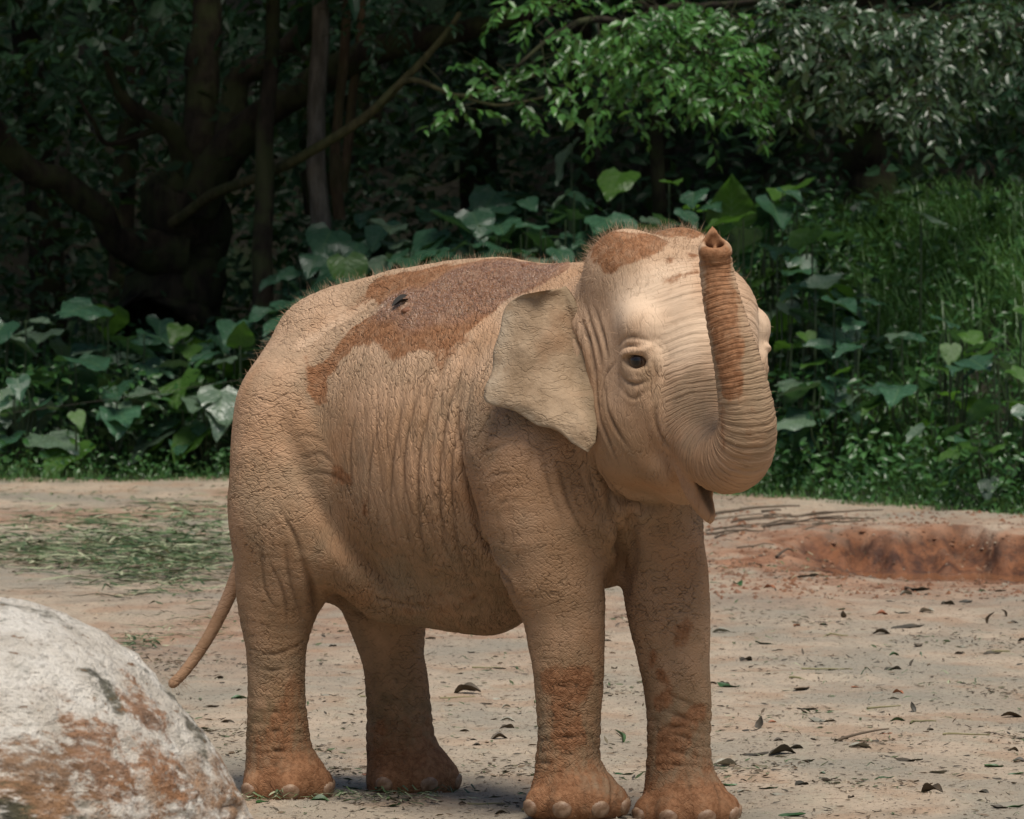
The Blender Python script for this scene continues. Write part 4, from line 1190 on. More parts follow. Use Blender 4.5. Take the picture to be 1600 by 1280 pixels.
def skin_material():
    t = NT('dusty_elephant_skin')
    fr = t.n('Attribute', attribute_name='fr').outputs['Vector']
    trk = t.n('Attribute', attribute_name='trk').outputs['Vector']
    wt = t.n('SeparateColor', {0: t.n('Attribute', attribute_name='wt').outputs['Color']})
    md = t.n('SeparateColor', {0: t.n('Attribute', attribute_name='md').outputs['Color']})
    wT, wL, wH = wt.outputs[0], wt.outputs[1], wt.outputs[2]
    mud, wet, grime_shade = md.outputs[0], md.outputs[1], md.outputs[2]
    pale = t.attr('pale')
    sep = t.n('SeparateXYZ', {0: fr})
    def vmix(f, a, b_):
        nd = t.n('Mix', data_type='VECTOR'); t.set(nd.inputs[0], f); t.set(nd.inputs[4], a); t.set(nd.inputs[5], b_); return nd.outputs[1]
    hard = lambda x: t.math('GREATER_THAN', x, .5)
    rw = t.math('LESS_THAN', t.math('ADD', sep.outputs[0], t.math('MULTIPLY', t.noise(fr, 3, 1), .5)), -.22)
    frw = t.warp(fr, 11.0, .022)
    fs = t.n('SeparateXYZ', {0: frw})
    around = t.math('ADD', t.math('MULTIPLY', fs.outputs[0], .80), t.math('MULTIPLY', fs.outputs[1], .60))
    kz = t.mixf(hard(wL), t.mixf(rw, 24.0, 62.0), 70.0)
    kz = t.mixf(hard(wH), kz, 22.0)
    ka = t.mixf(hard(wL), t.mixf(rw, 66.0, 32.0), 66.0)
    ph = t.math('ADD', t.math('MULTIPLY', t.noise(fr, 9.0, 3, .55), 4.6), t.math('MULTIPLY', t.noise(fr, 34.0, 2, .5), 1.3))
    pa, pz = t.math('ADD', t.math('MULTIPLY', around, ka), ph), t.math('MULTIPLY', fs.outputs[2], kz)
    def lines(x): return t.ramp(t.math('PINGPONG', x, .5), 0.0, .14)
    cell = t.math('MULTIPLY', lines(t.math('ADD', pa, pz)), lines(t.math('SUBTRACT', pa, pz)))
    isT = t.math('GREATER_THAN', t.math('ADD', wT, t.math('MULTIPLY', t.noise(fr, 18, 2), .8)), .95)
    # long creases: ridged noise stretched along the fold direction
    rs_ = vmix(hard(wL), vmix(rw, (26., 26., 5.0), (11., 11., 24.)), (15., 15., 24.))
    rs_ = vmix(hard(wH), rs_, (22., 22., 6.0))
    rv = vmix(isT, t.vmul(frw, rs_), t.vmul(trk, (70., 6., 4.)))
    rn = t.noise(rv, 1.0, 2, .5)
    ridge = t.math('ABSOLUTE', t.math('SUBTRACT', t.math('MULTIPLY', rn, 2.0), 1.0))
    crease = t.ramp(ridge, 0.0, .06)
    rn2 = t.noise(t.vmul(rv, (2.3, 2.3, 2.3)), 1.0, 2, .5)
    crease2 = t.ramp(t.math('ABSOLUTE', t.math('SUBTRACT', t.math('MULTIPLY', rn2, 2.0), 1.0)), 0.0, .16)
    tx = t.n('SeparateXYZ', {0: trk}).outputs[0]
    ring = t.math('SINE', t.math('ADD', t.math('MULTIPLY', tx, 2 * math.pi / .0150), t.math('MULTIPLY', t.noise(fr, 16, 2), 7.0)))
    crease = t.mixf(isT, crease, t.ramp(ring, -1.0, .1))
    cell = t.mixf(isT, cell, 1.0)
    h = t.math('ADD', t.math('ADD', t.math('MULTIPLY', cell, .28), t.math('MULTIPLY', crease2, .26)), t.math('MULTIPLY', crease, .46))
    reg = t.mixf(wL, 1.0, 1.0)
    reg = t.mixf(wH, reg, .50)
    reg = t.mixf(wT, reg, .62)
    reg = t.mixf(t.attr('foot'), reg, .22)
    amp = t.math('MULTIPLY', reg, t.ramp(t.noise(fr, 4.0, 3), .3, .7, .45, 1.25))
    fine = t.noise(fr, 160, 3, .6)
    smooth_pale = t.ramp(pale, .5, 1.0, 1.0, .30)
    hgt = t.math('MULTIPLY', t.math('MULTIPLY', h, smooth_pale), amp)
    # colour
    big = t.noise(fr, 5.5, 5, .6)
    mid = t.noise(fr, 22, 4, .6)
    base = t.mix(t.ramp(big, .35, .65), (.335, .195, .106), (.435, .264, .157))
    base = t.mix(t.math('MULTIPLY', pale, .8), base, (.66, .500, .355))
    base = t.mix(t.math('MULTIPLY', grime_shade, t.ramp(mid, .3, .65, .35, .95)), base, (.170, .112, .058))
    oc = t.ramp(t.noise(fr, 3.3, 4), .5, .72)
    base = t.mix(t.math('MULTIPLY', oc, .45), base, (.35, .170, .074))
    gm = t.math('MULTIPLY', t.ramp(t.noise(fr, 2.6, 5, .65), .46, .66), t.ramp(pale, .2, .7, .62, .0))
    base = t.mix(gm, base, (.215, .158, .098))
    mudc = t.mix(t.ramp(t.noise(fr, 55, 4, .7), .35, .65), (.172, .074, .031), (.285, .137, .065))
    mfac = t.ramp(t.math('ADD', t.math('MULTIPLY', mud, .95), t.math('MULTIPLY', t.math('SUBTRACT', t.noise(t.vmul(frw, (30., 30., 14.)), 1.0, 5, .7), .5), 1.3)), .25, .75)
    mfac = t.math('MULTIPLY', mfac, t.math('MULTIPLY', t.ramp(mud, .02, .25), t.ramp(mid, .25, .55, .65, 1.0)))
    base = t.mix(mfac, base, mudc)
    relief_top = t.ramp(h, .10, .75)
    base = t.mix(t.math('MULTIPLY', t.math('SUBTRACT', 1.0, relief_top), t.math('MULTIPLY', amp, .64)), base, (.10, .060, .032))  # creases tinted darker: lodged dirt, and shade put into the colour
    base = t.mix(t.math('MULTIPLY', t.attr('recess_tint'), .55), base, (.085, .050, .027))
    base = t.mix(t.ramp(t.noise(fr, 95, 3, .7), .62, .75, 0, .18), base, (.16, .10, .055))
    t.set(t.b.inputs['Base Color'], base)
    rough = t.math('SUBTRACT', .78, t.math('MULTIPLY', wet, t.ramp(t.noise(fr, 60, 3, .7), .40, .52, .20, .70)))
    t.set(t.b.inputs['Roughness'], rough)
    t.set(t.b.inputs['Specular IOR Level'], t.math('ADD', .22, t.math('MULTIPLY', wet, .9)))
    clod = t.math('MULTIPLY', t.math('MULTIPLY', wet, t.noise(fr, 75, 4, .7)), .9)
    tot = t.math('ADD', t.math('ADD', t.math('MULTIPLY', hgt, .0055), t.math('MULTIPLY', fine, .0004)), t.math('MULTIPLY', clod, .020))
    d = t.n('Displacement', {'Height': tot, 'Midlevel': 0.0, 'Scale': 1.0})
    t.t.links.new(d.outputs[0], t.out.inputs['Displacement'])
    t.m.displacement_method = 'BOTH'
    return t.m
M_SKIN = skin_material()
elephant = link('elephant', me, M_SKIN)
elephant['label'] = 'young tan elephant with mud on its back and trunk curled up'
elephant['category'] = 'elephant'
bpy.context.view_layer.objects.active = elephant

# ---- ears
def ear_mesh(inner, outer, nrm, seed, thick=.010):
    ni, no = 46, 30
    A = catmull(inner, ni); B = catmull(outer, ni)
    T = np.linspace(0, 1, no)[None, :, None]
    S = A[:, None, :] * (1 - T) + B[:, None, :] * T
    tI = np.linspace(0, 1, ni)[:, None]; tO = np.linspace(0, 1, no)[None, :]
    bul = .035 * np.sin(np.pi * tO) * np.sin(np.pi * tI ** .8) - .03 * np.exp(-((tO - .18) / .10) ** 2) * np.exp(-((tI - .35) / .3) ** 2)
    pts = S + nrm * bul[..., None]
    flat = pts.reshape(-1, 3)
    flat = flat + nrm * (.020 * fbm(flat * 7, 3, seed) + .006 * fbm(flat * 22, 3, seed + 4))[:, None]
    pts = flat.reshape(ni, no, 3)
    # top rim folded forward
    fold = np.exp(-(tI / .085) ** 2) * smooth(.02, .3, tO)
    pts = pts + nrm * (.016 * fold)[..., None] - UP * (.006 * fold)[..., None]
    edge = np.minimum(np.minimum(tI * 12, (1 - tI) * 12), (1 - tO) * 10).clip(0, 1) ** .5
    th = thick * (.25 + .75 * edge) * (1.9 - .9 * tO)
    f = (pts + nrm * (th / 2)[..., None]).reshape(-1, 3); b = (pts - nrm * (th / 2)[..., None]).reshape(-1, 3)
    n = ni * no
    F = []
    for i in range(ni - 1):
        for j in range(no - 1):
            a = i * no + j
            F.append((a, a + 1, a + no + 1, a + no)); F.append((n + a, n + a + no, n + a + no + 1, n + a + 1))
    rim = [i for i in range(no)] + [i * no + no - 1 for i in range(1, ni)] + [(ni - 1) * no + j for j in range(no - 2, -1, -1)] + [i * no for i in range(ni - 2, 0, -1)]
    for a, b_ in zip(rim, rim[1:] + rim[:1]):
        F.append((a, n + a, n + b_, b_))
    VV = np.vstack([f, b])
    m_ = mesh_from('ear', VV, F)
    st = np.stack([np.repeat(tI, no, 1).ravel(), np.repeat(tO, ni, 0).ravel(), np.zeros(n)], 1)
    attr(m_, 'st', np.vstack([st, st]), 'FLOAT_VECTOR')
    bmx = bmesh.new(); bmx.from_mesh(m_); bmesh.ops.recalc_face_normals(bmx, faces=bmx.faces); bmx.to_mesh(m_); bmx.free()
    return m_
def ear_material():
    t = NT('dusty_ear_skin')
    ob = t.n('TexCoord').outputs['Object']; st = t.n('Attribute', attribute_name='st').outputs['Vector']
    big = t.noise(ob, 9, 5, .65); 
    c = t.mix(t.ramp(big, .32, .68), (.235, .160, .096), (.345, .248, .160))
    s = t.n('SeparateXYZ', {0: st})
    edge = t.ramp(s.outputs[1], .72, 1.0)
    c = t.mix(t.math('MULTIPLY', edge, t.ramp(t.noise(ob, 16, 4), .35, .6)), c, (.36, .280, .195))
    c = t.mix(t.math('MULTIPLY', t.ramp(s.outputs[1], .30, .0), .6), c, (.20, .145, .085))
    c = t.mix(t.ramp(t.noise(ob, 4.2, 3), .52, .66, 0, .45), c, (.27, .150, .080))
    rn = t.noise(t.vmul(t.warp(ob, 7, .05), (11., 11., 26.)), 1.0, 3, .6)
    cr = t.ramp(t.math('ABSOLUTE', t.math('SUBTRACT', t.math('MULTIPLY', rn, 2.), 1.)), 0, .07)
    c = t.mix(t.math('MULTIPLY', t.math('SUBTRACT', 1, cr), t.ramp(t.noise(ob, 11, 2), .45, .65, 0, .16)), c, (.14, .09, .05))
    t.set(t.b.inputs['Base Color'], c)
    t.b.inputs['Roughness'].default_value = .8
    t.b.inputs['Specular IOR Level'].default_value = .2
    hh = t.math('ADD', t.math('MULTIPLY', cr, .25), t.math('MULTIPLY', t.noise(ob, 26, 6, .65), 1.6))
    t.set(t.b.inputs['Normal'], t.bump(hh, .8, .008))
    return t.m
M_EAR = ear_material()
inn = [P(884, 447, -.50), P(902, 475, -.52), P(914, 510, -.54), P(924, 550, -.56), P(932, 595, -.59), P(936, 635, -.63), P(934, 668, -.67), P(931, 692, -.70)]
out = [P(846, 453, -.56), P(812, 462, -.53), P(790, 482, -.51), P(781, 520, -.525), P(771, 548, -.54), P(768, 580, -.56), P(757, 608, -.575), P(762, 630, -.587), P(806, 643, -.615), P(838, 664, -.64), P(868, 672, -.66), P(895, 693, -.685), P(919, 707, -.70)]
en = np.array([-.28, -.95, .08]); en /= np.linalg.norm(en)
ear = link('ear', ear_mesh(inn, out, en, 5), M_EAR, elephant)
# the far ear mirrors it across the head's middle plane
def mir(p):
    q = p - HC; return HC + q - 2 * LH * q.dot(LH)
en2 = en - 2 * LH * en.dot(LH)
pull = lambda p: p
inn2 = [mir(p) for p in inn]; out2 = [mir(p) for p in out]
out2 = [a * .8 + b * .2 - FH * .10 for a, b in zip(out2, [inn2[min(int(i * len(inn2) / len(out2)), len(inn2) - 1)] for i in range(len(out2))])]
ear2 = link('ear', ear_mesh(inn2, out2, en2, 9), M_EAR, elephant)

# ---- eyes
def eye_material():
    t = NT('elephant_eye')
    ob = t.n('TexCoord').outputs['Object']
    s = t.n('SeparateXYZ', {0: ob})
    c = t.mix(t.ramp(s.outputs[2], .016, .022), (.11, .07, .045), (.022, .012, .007))
    c = t.mix(t.ramp(s.outputs[2], .0250, .0262), c, (.003, .002, .002))
    t.set(t.b.inputs['Base Color'], c); t.b.inputs['Roughness'].default_value = .08
    return t.m
M_EYE = eye_material()
def ball(name, r, seg=24, ring=16):
    b = bmesh.new(); bmesh.ops.create_uvsphere(b, u_segments=seg, v_segments=ring, radius=r)
    m_ = bpy.data.meshes.new(name); b.to_mesh(m_); b.free()
    m_.polygons.foreach_set('use_smooth', [True] * len(m_.polygons)); return m_
me_eye = ball('eye', .0275)
for q, dr, s in EYES:
    lookd = dr * .8 + np.array([0, -.6, -.1])
    o = link('eye', me_eye, M_EYE, elephant, loc=q)
    o.rotation_euler = Vector(lookd).to_track_quat('Z', 'Y').to_euler()

# ---- toenails
t_ = NT('toenail_horn')
ob_ = t_.n('TexCoord').outputs['Object']
c_ = t_.mix(t_.ramp(t_.noise(ob_, 40, 4), .42, .62), (.18, .098, .052), (.29, .185, .112))
t_.set(t_.b.inputs['Base Color'], c_); t_.b.inputs['Roughness'].default_value = .55
t_.set(t_.b.inputs['Normal'], t_.bump(t_.noise(ob_, 90, 3), .5, .003))
M_NAIL = t_.m
b = bmesh.new(); bmesh.ops.create_uvsphere(b, u_segments=32, v_segments=22, radius=1)
for v_ in b.verts:
    az_, el_ = math.degrees(math.atan2(v_.co.y, v_.co.x)), math.degrees(math.asin(max(-1, min(1, v_.co.z))))
    e_ = (az_ / 44) ** 2 + ((el_ + 16) / 34) ** 2
    f_ = 1.15 - .30 * min(max((e_ - .55) / .65, 0), 1) ** 2
    v_.co.x *= .0455 * f_; v_.co.y *= .047 * f_; v_.co.z *= .050 * f_
me_nail = bpy.data.meshes.new('toenail'); b.to_mesh(me_nail); b.free()
me_nail.polygons.foreach_set('use_smooth', [True] * len(me_nail.polygons))
for nm, q, dr in NAILS:
    o = link('toenail', me_nail, M_NAIL, elephant, loc=q)
    o.rotation_euler = (0, R(-12), math.atan2(dr[1], dr[0]))
    o.rotation_euler = (Matrix.Rotation(math.atan2(dr[1], dr[0]), 3, 'Z') ).to_euler()

# ---- bristly hair on head, back and tail tip
rs = np.random.RandomState(11)
dens = np.zeros(len(V))
dens += W['head'] * smooth(1.60, 1.80, zz) * 1.0
dens += W['body'] * smooth(1.50, 1.66, zz) * .30
dens += W['body'] * smooth(1.25, 1.5, zz) * .10
dens += W['tail'] * smooth(.42, .32, zz) * smooth(.0, -.0001, V[:, 0] * 0 - 1) * 1.2
dens += .02
dens[W['foot'] + W['leg'] > .5] = .01
pr = dens / dens.sum()
ids = rs.choice(len(V), 11000, p=pr)
hv, hf = [], []
for n_, i in enumerate(ids):
    p0, nn = V[i], NRM[i]
    L = .014 + .034 * rs.rand() ** 1.8 if zz[i] > 1.3 else rs.uniform(.008, .02)
    if W['tail'][i] > .5: L = rs.uniform(.03, .07)
    d = nn + rs.normal(0, .35, 3); d /= np.linalg.norm(d)
    bend = rs.normal(0, .35, 3) - UP * .1
    sd_ = np.cross(d, rs.normal(0, 1, 3)); sd_ /= np.linalg.norm(sd_) + 1e-9
    wdt = .00042
    p1 = p0 + d * L * .55; p2 = p0 + d * L + bend * L * .35
    k = len(hv)
    hv += [p0 - sd_ * wdt, p0 + sd_ * wdt, p1 - sd_ * wdt * .7, p1 + sd_ * wdt * .7, p2]
    hf += [(k, k + 1, k + 3), (k, k + 3, k + 2), (k + 2, k + 3, k + 4)]
t_ = NT('bristle_hair'); t_.b.inputs['Base Color'].default_value = (.34, .22, .13, 1); t_.b.inputs['Roughness'].default_value = .6
link('hair', mesh_from('hair', np.array(hv), np.array(hf)), t_.m, elephant, kind='stuff')
# ================================================================== boulder
bc = P(-34, 1345, -6.0)
b_ = bmesh.new(); bmesh.ops.create_icosphere(b_, subdivisions=7, radius=1.0)
D_ = np.array([v.co[:] for v in b_.verts]); BF = np.array([[v.index for v in f.verts] for f in b_.faces], dtype=np.int32); b_.free()
pn = (np.abs(D_) ** 1.70).sum(1) ** (-1 / 1.70)
Vb = D_ * pn[:, None] * np.array([.618, .75, .598])
nn = .034 * fbm(D_ * 2.2, 4, 70) + .016 * fbm(D_ * 7, 4, 71) + .007 * fbm(D_ * 22, 4, 72, .65)
ridge_ = 1 - np.abs(fbm(D_ * np.array([2.2, 2.2, 4.0]) + .5, 3, 73))
nn = nn - .028 * smooth(.93, .995, ridge_) * smooth(.45, .0, D_[:, 2])
Vb = Vb + D_ * nn[:, None]
me = mesh_from('boulder', Vb, BF)
t = NT('weathered_stone')
ob = t.n('TexCoord').outputs['Object']
mp = t.n('Mapping'); mp.inputs['Rotation'].default_value = (0, R(40), 0); mp.inputs['Scale'].default_value = (.6, 1, 1.7)
t.set(mp.inputs['Vector'], ob); mv = mp.outputs[0]
s = t.n('SeparateXYZ', {0: ob})
big_ = t.noise(mv, 3.2, 6, .68); fin = t.noise(ob, 45, 5, .7); mid_ = t.noise(mv, 12, 6, .72)
c = t.mix(t.ramp(t.noise(ob, 6, 5, .65), .35, .65), (.60, .535, .445), (.80, .745, .655))
c = t.mix(t.ramp(fin, .36, .50, .50, 0), c, (.32, .285, .23))
hgt = t.math('ADD', s.outputs[2], t.math('MULTIPLY', s.outputs[0], .30))
low = t.ramp(t.math('ADD', t.math('SUBTRACT', .30, hgt), t.math('MULTIPLY', t.math('SUBTRACT', big_, .5), 1.1)), -.05, .16)
brown = t.mix(t.ramp(mid_, .35, .65), (.185, .092, .044), (.40, .235, .13))
grit = t.noise(mv, 30, 5, .75)
c = t.mix(t.math('MULTIPLY', low, t.ramp(t.math('ADD', t.math('MULTIPLY', mid_, .5), t.math('MULTIPLY', grit, .5)), .40, .52)), c, brown)
c = t.mix(t.math('MULTIPLY', low, t.ramp(grit, .56, .66, 0, .7)), c, (.085, .050, .028))
org = t.math('MULTIPLY', t.ramp(t.math('SUBTRACT', .16, hgt), 0, .2), t.ramp(t.noise(mv, 5.5, 5, .6), .50, .60))
c = t.mix(org, c, (.36, .155, .060))
lich = t.math('MULTIPLY', t.ramp(t.noise(mv, 4.4, 6, .7), .54, .62), t.ramp(fin, .32, .52))
c = t.mix(t.math('MULTIPLY', lich, .85), c, (.095, .090, .060))
mossy = t.math('MULTIPLY', t.ramp(t.math('SUBTRACT', .10, hgt), 0, .25), t.ramp(t.noise(ob, 7, 5, .65), .54, .64))
c = t.mix(mossy, c, (.050, .060, .030))
def on_face(px, py):
    q = (P(px, py, -6.5) - bc)
    r_ = 1 - (abs(q[0]) / .618) ** 1.7 - (abs(q[2]) / .598) ** 1.7
    return (q[0], -.75 * max(r_, 0) ** (1 / 1.7), q[2])
for px, py, rr_, col_ in ((150, 1085, .055, (.075, .072, .045)), (172, 1110, .05, (.085, .075, .045)), (272, 1128, .06, (.085, .080, .050)), (290, 1165, .045, (.095, .085, .055)), (215, 1120, .09, (.25, .12, .055)), (150, 1190, .12, (.28, .135, .062)), (60, 1210, .13, (.25, .135, .065)), (30, 1260, .06, (.070, .072, .042)), (250, 1210, .09, (.31, .15, .07))):
    ds = t.n('VectorMath', operation='DISTANCE'); t.set(ds.inputs[0], t.warp(ob, 9, .12)); ds.inputs[1].default_value = on_face(px, py)
    c = t.mix(t.ramp(t.math('ADD', t.ramp(ds.outputs['Value'], rr_ * 1.6, rr_ * .2), t.math('MULTIPLY', t.math('SUBTRACT', grit, .5), 3.4)), .30, 1.0, 0, .9), c, t.mix(t.ramp(mid_, .35, .65), tuple(v * .6 for v in col_), tuple(v * 1.35 for v in col_)))
flk = t.vor(t.vmul(mv, (1., 1., 1.)), 34, 'F1')
c = t.mix(t.math('MULTIPLY', t.ramp(flk, .0, .28, 1, 0), t.math('MULTIPLY', low, t.ramp(t.noise(ob, 20, 2), .5, .6))), c, (.56, .50, .43))
t.set(t.b.inputs['Base Color'], c); t.b.inputs['Roughness'].default_value = .85; t.b.inputs['Specular IOR Level'].default_value = .3
hh = t.math('ADD', t.math('ADD', fin, t.math('MULTIPLY', mid_, 1.4)), t.math('MULTIPLY', t.noise(ob, 140, 3, .6), .4))
t.set(t.b.inputs['Normal'], t.bump(hh, 1.0, .028))
link('boulder', me, t.m, loc=bc, label='large pale rounded boulder with rusty stains in the left foreground', category='boulder')

# ================================================================== things lying about
lrs = np.random.RandomState(55)
def litter_mat(name, a, b_, rough=.6):
    t = NT(name); ob = t.n('TexCoord').outputs['Object']; inf = t.n('ObjectInfo')
    c = t.mix(inf.outputs['Random'], a, b_)
    t.set(t.b.inputs['Base Color'], t.mix(t.ramp(t.noise(ob, 2.2, 4), .35, .65, 0, .6), c, tuple(v * .5 for v in a)))
    t.b.inputs['Roughness'].default_value = rough
    return t.m
M_DEAD = litter_mat('dead_leaf', (.030, .026, .015), (.075, .052, .028))
M_PALE = litter_mat('dry_pale_leaf', (.20, .19, .145), (.34, .31, .24))
M_GREEN = litter_mat('fresh_green_leaf', (.020, .065, .016), (.050, .11, .030), .45)
M_TWIG = litter_mat('dry_twig', (.055, .036, .022), (.13, .095, .060), .8)
M_STRAW = litter_mat('straw_stalk', (.16, .15, .060), (.27, .23, .11), .6)
M_RUST = litter_mat('rusty_leaf', (.26, .09, .035), (.34, .13, .05), .6)
def curled(k):
    rs = np.random.RandomState(500 + k)
    na, nw = 9, 5
    curl, roll, tw = rs.uniform(-.35, .5), rs.uniform(.1, .75), rs.uniform(-.6, .6)
    V = []
    for i in range(na):
        a = i / (na - 1); wd = .27 * math.sin(math.pi * min(max(a, .02), .985)) ** .8 * (1 - .25 * a)
        for j in range(nw):
            s_ = j / (nw - 1) * 2 - 1
            th = tw * (a - .5)
            yy, zz_ = s_ * wd, roll * abs(s_) ** 1.6 * wd * 1.6 + curl * (a - .5) ** 2 + .02 * math.sin(9 * a + 5 * s_ + k)
            V.append((a - .5, yy * math.cos(th) - zz_ * math.sin(th) * .4, zz_ * math.cos(th) + yy * math.sin(th)))
    V = np.array(V); V[:, 2] -= V[:, 2].min()
    F = [(i * nw + j, (i + 1) * nw + j, (i + 1) * nw + j + 1, i * nw + j + 1) for i in range(na - 1) for j in range(nw - 1)]
    return mesh_from('fallen_leaf', V, np.array(F, dtype=np.int32))
CUR = {}
for key, mt in (('d', M_DEAD), ('p', M_PALE), ('g', M_GREEN), ('r', M_RUST)):
    CUR[key] = []
    for k in range(7):
        m_ = curled(k); m_.materials.append(mt); CUR[key].append(m_)
KIND = {'d': 'dark curled dead leaf', 'p': 'pale dry leaf', 'g': 'green fallen leaf', 'r': 'rust-orange leaf'}
def zone(px, py):
    if px > 1120:
        if py < 960: return 'on the reddish ground near the mud wallow'
        if py < 1060: return 'on sandy ground midway between wallow and right picture corner'
        if py < 1170: return 'on sandy ground right of the forelegs'
        return 'in the lower right foreground'
    if px > 930: return 'on sand between and beside the forefeet'
    if px > 520: return 'on sand between hind and front legs'
    return 'on sand beside the hindquarters'
def fallen(px, py, size_px, kind='d', up=False, label=None):
    x, y = G(px, py); z = float(gz(np.array([x]), np.array([y]))[0])
    x, y = G(px, py, z); z = float(gz(np.array([x]), np.array([y]))[0])
    L = size_px * (CAM_D + y) / FPX
    o = link('fallen_leaf', CUR[kind][lrs.randint(7)], None, None, (x, y, z - .003),
             label=label or (KIND[kind] + ' ' + zone(px, py)), category='leaf', group=None if label else KIND[kind] + ' ' + zone(px, py))
    if label is None: pass
    o.scale = (L * 1.1, L * lrs.uniform(1.0, 1.5), L * lrs.uniform(1.0, 1.8))
    yaw = lrs.choice([lrs.normal(0, .45), lrs.normal(3.14, .45)])
    o.rotation_euler = (R(lrs.uniform(-12, 12)), R(-62) if up else R(lrs.uniform(-8, 8)), yaw)
    if up: o.location.z += L * .38
    return o
CR = [(372, 418, 65, 'd'), (945, 392, 65, 'd'), (760, 465, 90, 'd'), (722, 480, 50, 'p'), (1058, 465, 40, 'd'), (1060, 492, 30, 'd'), (935, 508, 50, 'd'), (872, 513, 50, 'd'), (1025, 580, 48, 'u'), (1070, 560, 30, 'u'), (1105, 578, 32, 'd'), (635, 552, 45, 'r'),
      (710, 545, 60, 'p'), (795, 545, 60, 'p'), (498, 562, 30, 'u'), (427, 588, 30, 'd'), (635, 622, 60, 'd'), (725, 613, 100, 'd'), (765, 665, 50, 'd'), (915, 690, 40, 'd'), (1030, 690, 60, 'd'), (60, 615, 60, 'p'), (220, 655, 70, 'g'), (150, 715, 60, 'd'), (388, 707, 50, 'd'),
      (745, 733, 28, 'u'), (675, 768, 65, 'd'), (85, 808, 80, 'g'), (350, 820, 80, 'd'), (370, 888, 72, 'd'), (745, 897, 40, 'u'), (418, 933, 80, 'p'), (200, 945, 45, 'u'), (170, 965, 60, 'd'), (1100, 920, 70, 'd'), (1115, 958, 60, 'g'), (1120, 990, 55, 'd'), (265, 1000, 38, 'd'), (330, 1030, 50, 'd'),
      (180, 1055, 92, 'd'), (280, 1050, 92, 'd'), (560, 1025, 75, 'p'), (650, 1058, 50, 'd'), (730, 1075, 95, 'd'), (240, 1085, 35, 'd'), (1105, 1040, 40, 'd'), (1125, 1075, 50, 'd'), (1115, 1120, 50, 'g'), (1035, 1095, 60, 'g'), (835, 1115, 70, 'p'), (80, 1090, 80, 'p'), (230, 1170, 60, 'g'),
      (90, 1160, 60, 'g'), (350, 1160, 60, 'd'), (270, 1195, 60, 'p'), (815, 1190, 80, 'd'), (525, 1200, 34, 'd'), (1000, 1185, 40, 'd'), (620, 1255, 40, 'd'), (315, 1270, 85, 'g'), (1110, 1240, 60, 'g'), (120, 445, 50, 'g'), (235, 455, 40, 'r'), (330, 590, 30, 'r'), (545, 810, 40, 'r')]
for cx, cy, s_, k in CR:
    fallen(1100 + cx / 2.286, 720 + cy / 2.286, s_ / 2.286 * 1.05, 'd' if k == 'u' else k, k == 'u')
for px, py, s_, k in [(515, 1088, 26, 'p'), (558, 1150, 14, 'd'), (580, 1142, 12, 'd'), (550, 1232, 30, 'g'), (540, 1240, 26, 'p'), (725, 1143, 18, 'd'), (740, 1160, 14, 'd'), (745, 1175, 14, 'd'), (780, 1155, 26, 'd'), (410, 1255, 26, 'g'), (500, 1262, 30, 'g'), (560, 1265, 24, 'g'),
                      (730, 1085, 40, 'd'), (955, 1075, 14, 'd'), (960, 1045, 16, 'd'), (950, 1002, 14, 'd'), (975, 1210, 30, 'g'), (820, 1240, 22, 'g'), (770, 1245, 24, 'g'), (680, 1255, 28, 'd'), (610, 1262, 30, 'g'), (785, 1272, 24, 'd'),
                      (355, 1130, 22, 'd'), (330, 1105, 24, 'd'), (375, 1090, 26, 'g'), (345, 1060, 20, 'd'), (310, 1020, 22, 'g'), (700, 1010, 16, 'd'), (740, 1020, 18, 'd'), (780, 1045, 20, 'd'), (520, 1010, 14, 'd'), (760, 1100, 18, 'd')]:
    fallen(px, py, s_, k)
for k in range(70):
    px = lrs.choice([lrs.uniform(1130, 1600), lrs.uniform(960, 1600), lrs.uniform(530, 830)]); py = 900 + 375 * lrs.rand() ** .9
    fallen(px, py, lrs.uniform(10, 26) * (.6 + .4 * (py - 800) / 400), lrs.choice(list('dddddppggr')))
fallen(967, 1160, 24, 'g', True, 'round green leaf standing upright on the sand between the forelegs')

# stalks and twigs
def stick(px, py, len_px, ang, mat, label, group, r_px=2.0, bend=.08, lift=0.0, name='twig', cat='twig'):
    x, y = G(px, py); z = float(gz(np.array([x]), np.array([y]))[0])
    s_ = (CAM_D + y) / FPX; L = len_px * s_
    a = np.linspace(-.5, .5, 8)
    bb = lrs.uniform(-bend, bend)
    xs = x + math.cos(ang) * a * L + bb * L * (a ** 2 * 4 - .5) * -math.sin(ang)
    ys = y + math.sin(ang) * a * L + bb * L * (a ** 2 * 4 - .5) * math.cos(ang)
    zs = gz(xs, ys) + r_px * s_ * .8 + lift * (.25 - a ** 2) + (lift > .01) * lrs.choice([0, .10, .22]) * L * (a + .5) * lrs.choice([1, .5])
    V_, F_ = tube(np.stack([xs - x, ys - y, zs - z], 1), np.linspace(1, .5, 8) * r_px * s_, 5)
    m_ = mesh_from(name, V_, F_); m_.materials.append(mat)
    return link(name, m_, None, None, (x, y, z), label=label, category=cat, group=group)
TG = 'dry twigs beside the mud wallow'
for k in range(22):
    px, py = lrs.uniform(1115, 1330), lrs.uniform(797, 872)
    stick(px, py, lrs.uniform(40, 130), lrs.normal(0, .55), M_TWIG, 'dry brown twig among the litter left of the mud wallow', TG, lrs.uniform(1.0, 2.4), .15, .02)
for px, py, L, an, lb in [(1225, 868, 80, 1.2, 'thick dark root sloping down into the wallow'), (1350, 1160, 80, .1, 'thin bare twig on the sand in the lower right'), (1180, 806, 140, .03, 'long bare twig under the trunk at the clearing edge')]:
    stick(px, py, L, an, M_TWIG, lb, None, 2.6, .12, .05)
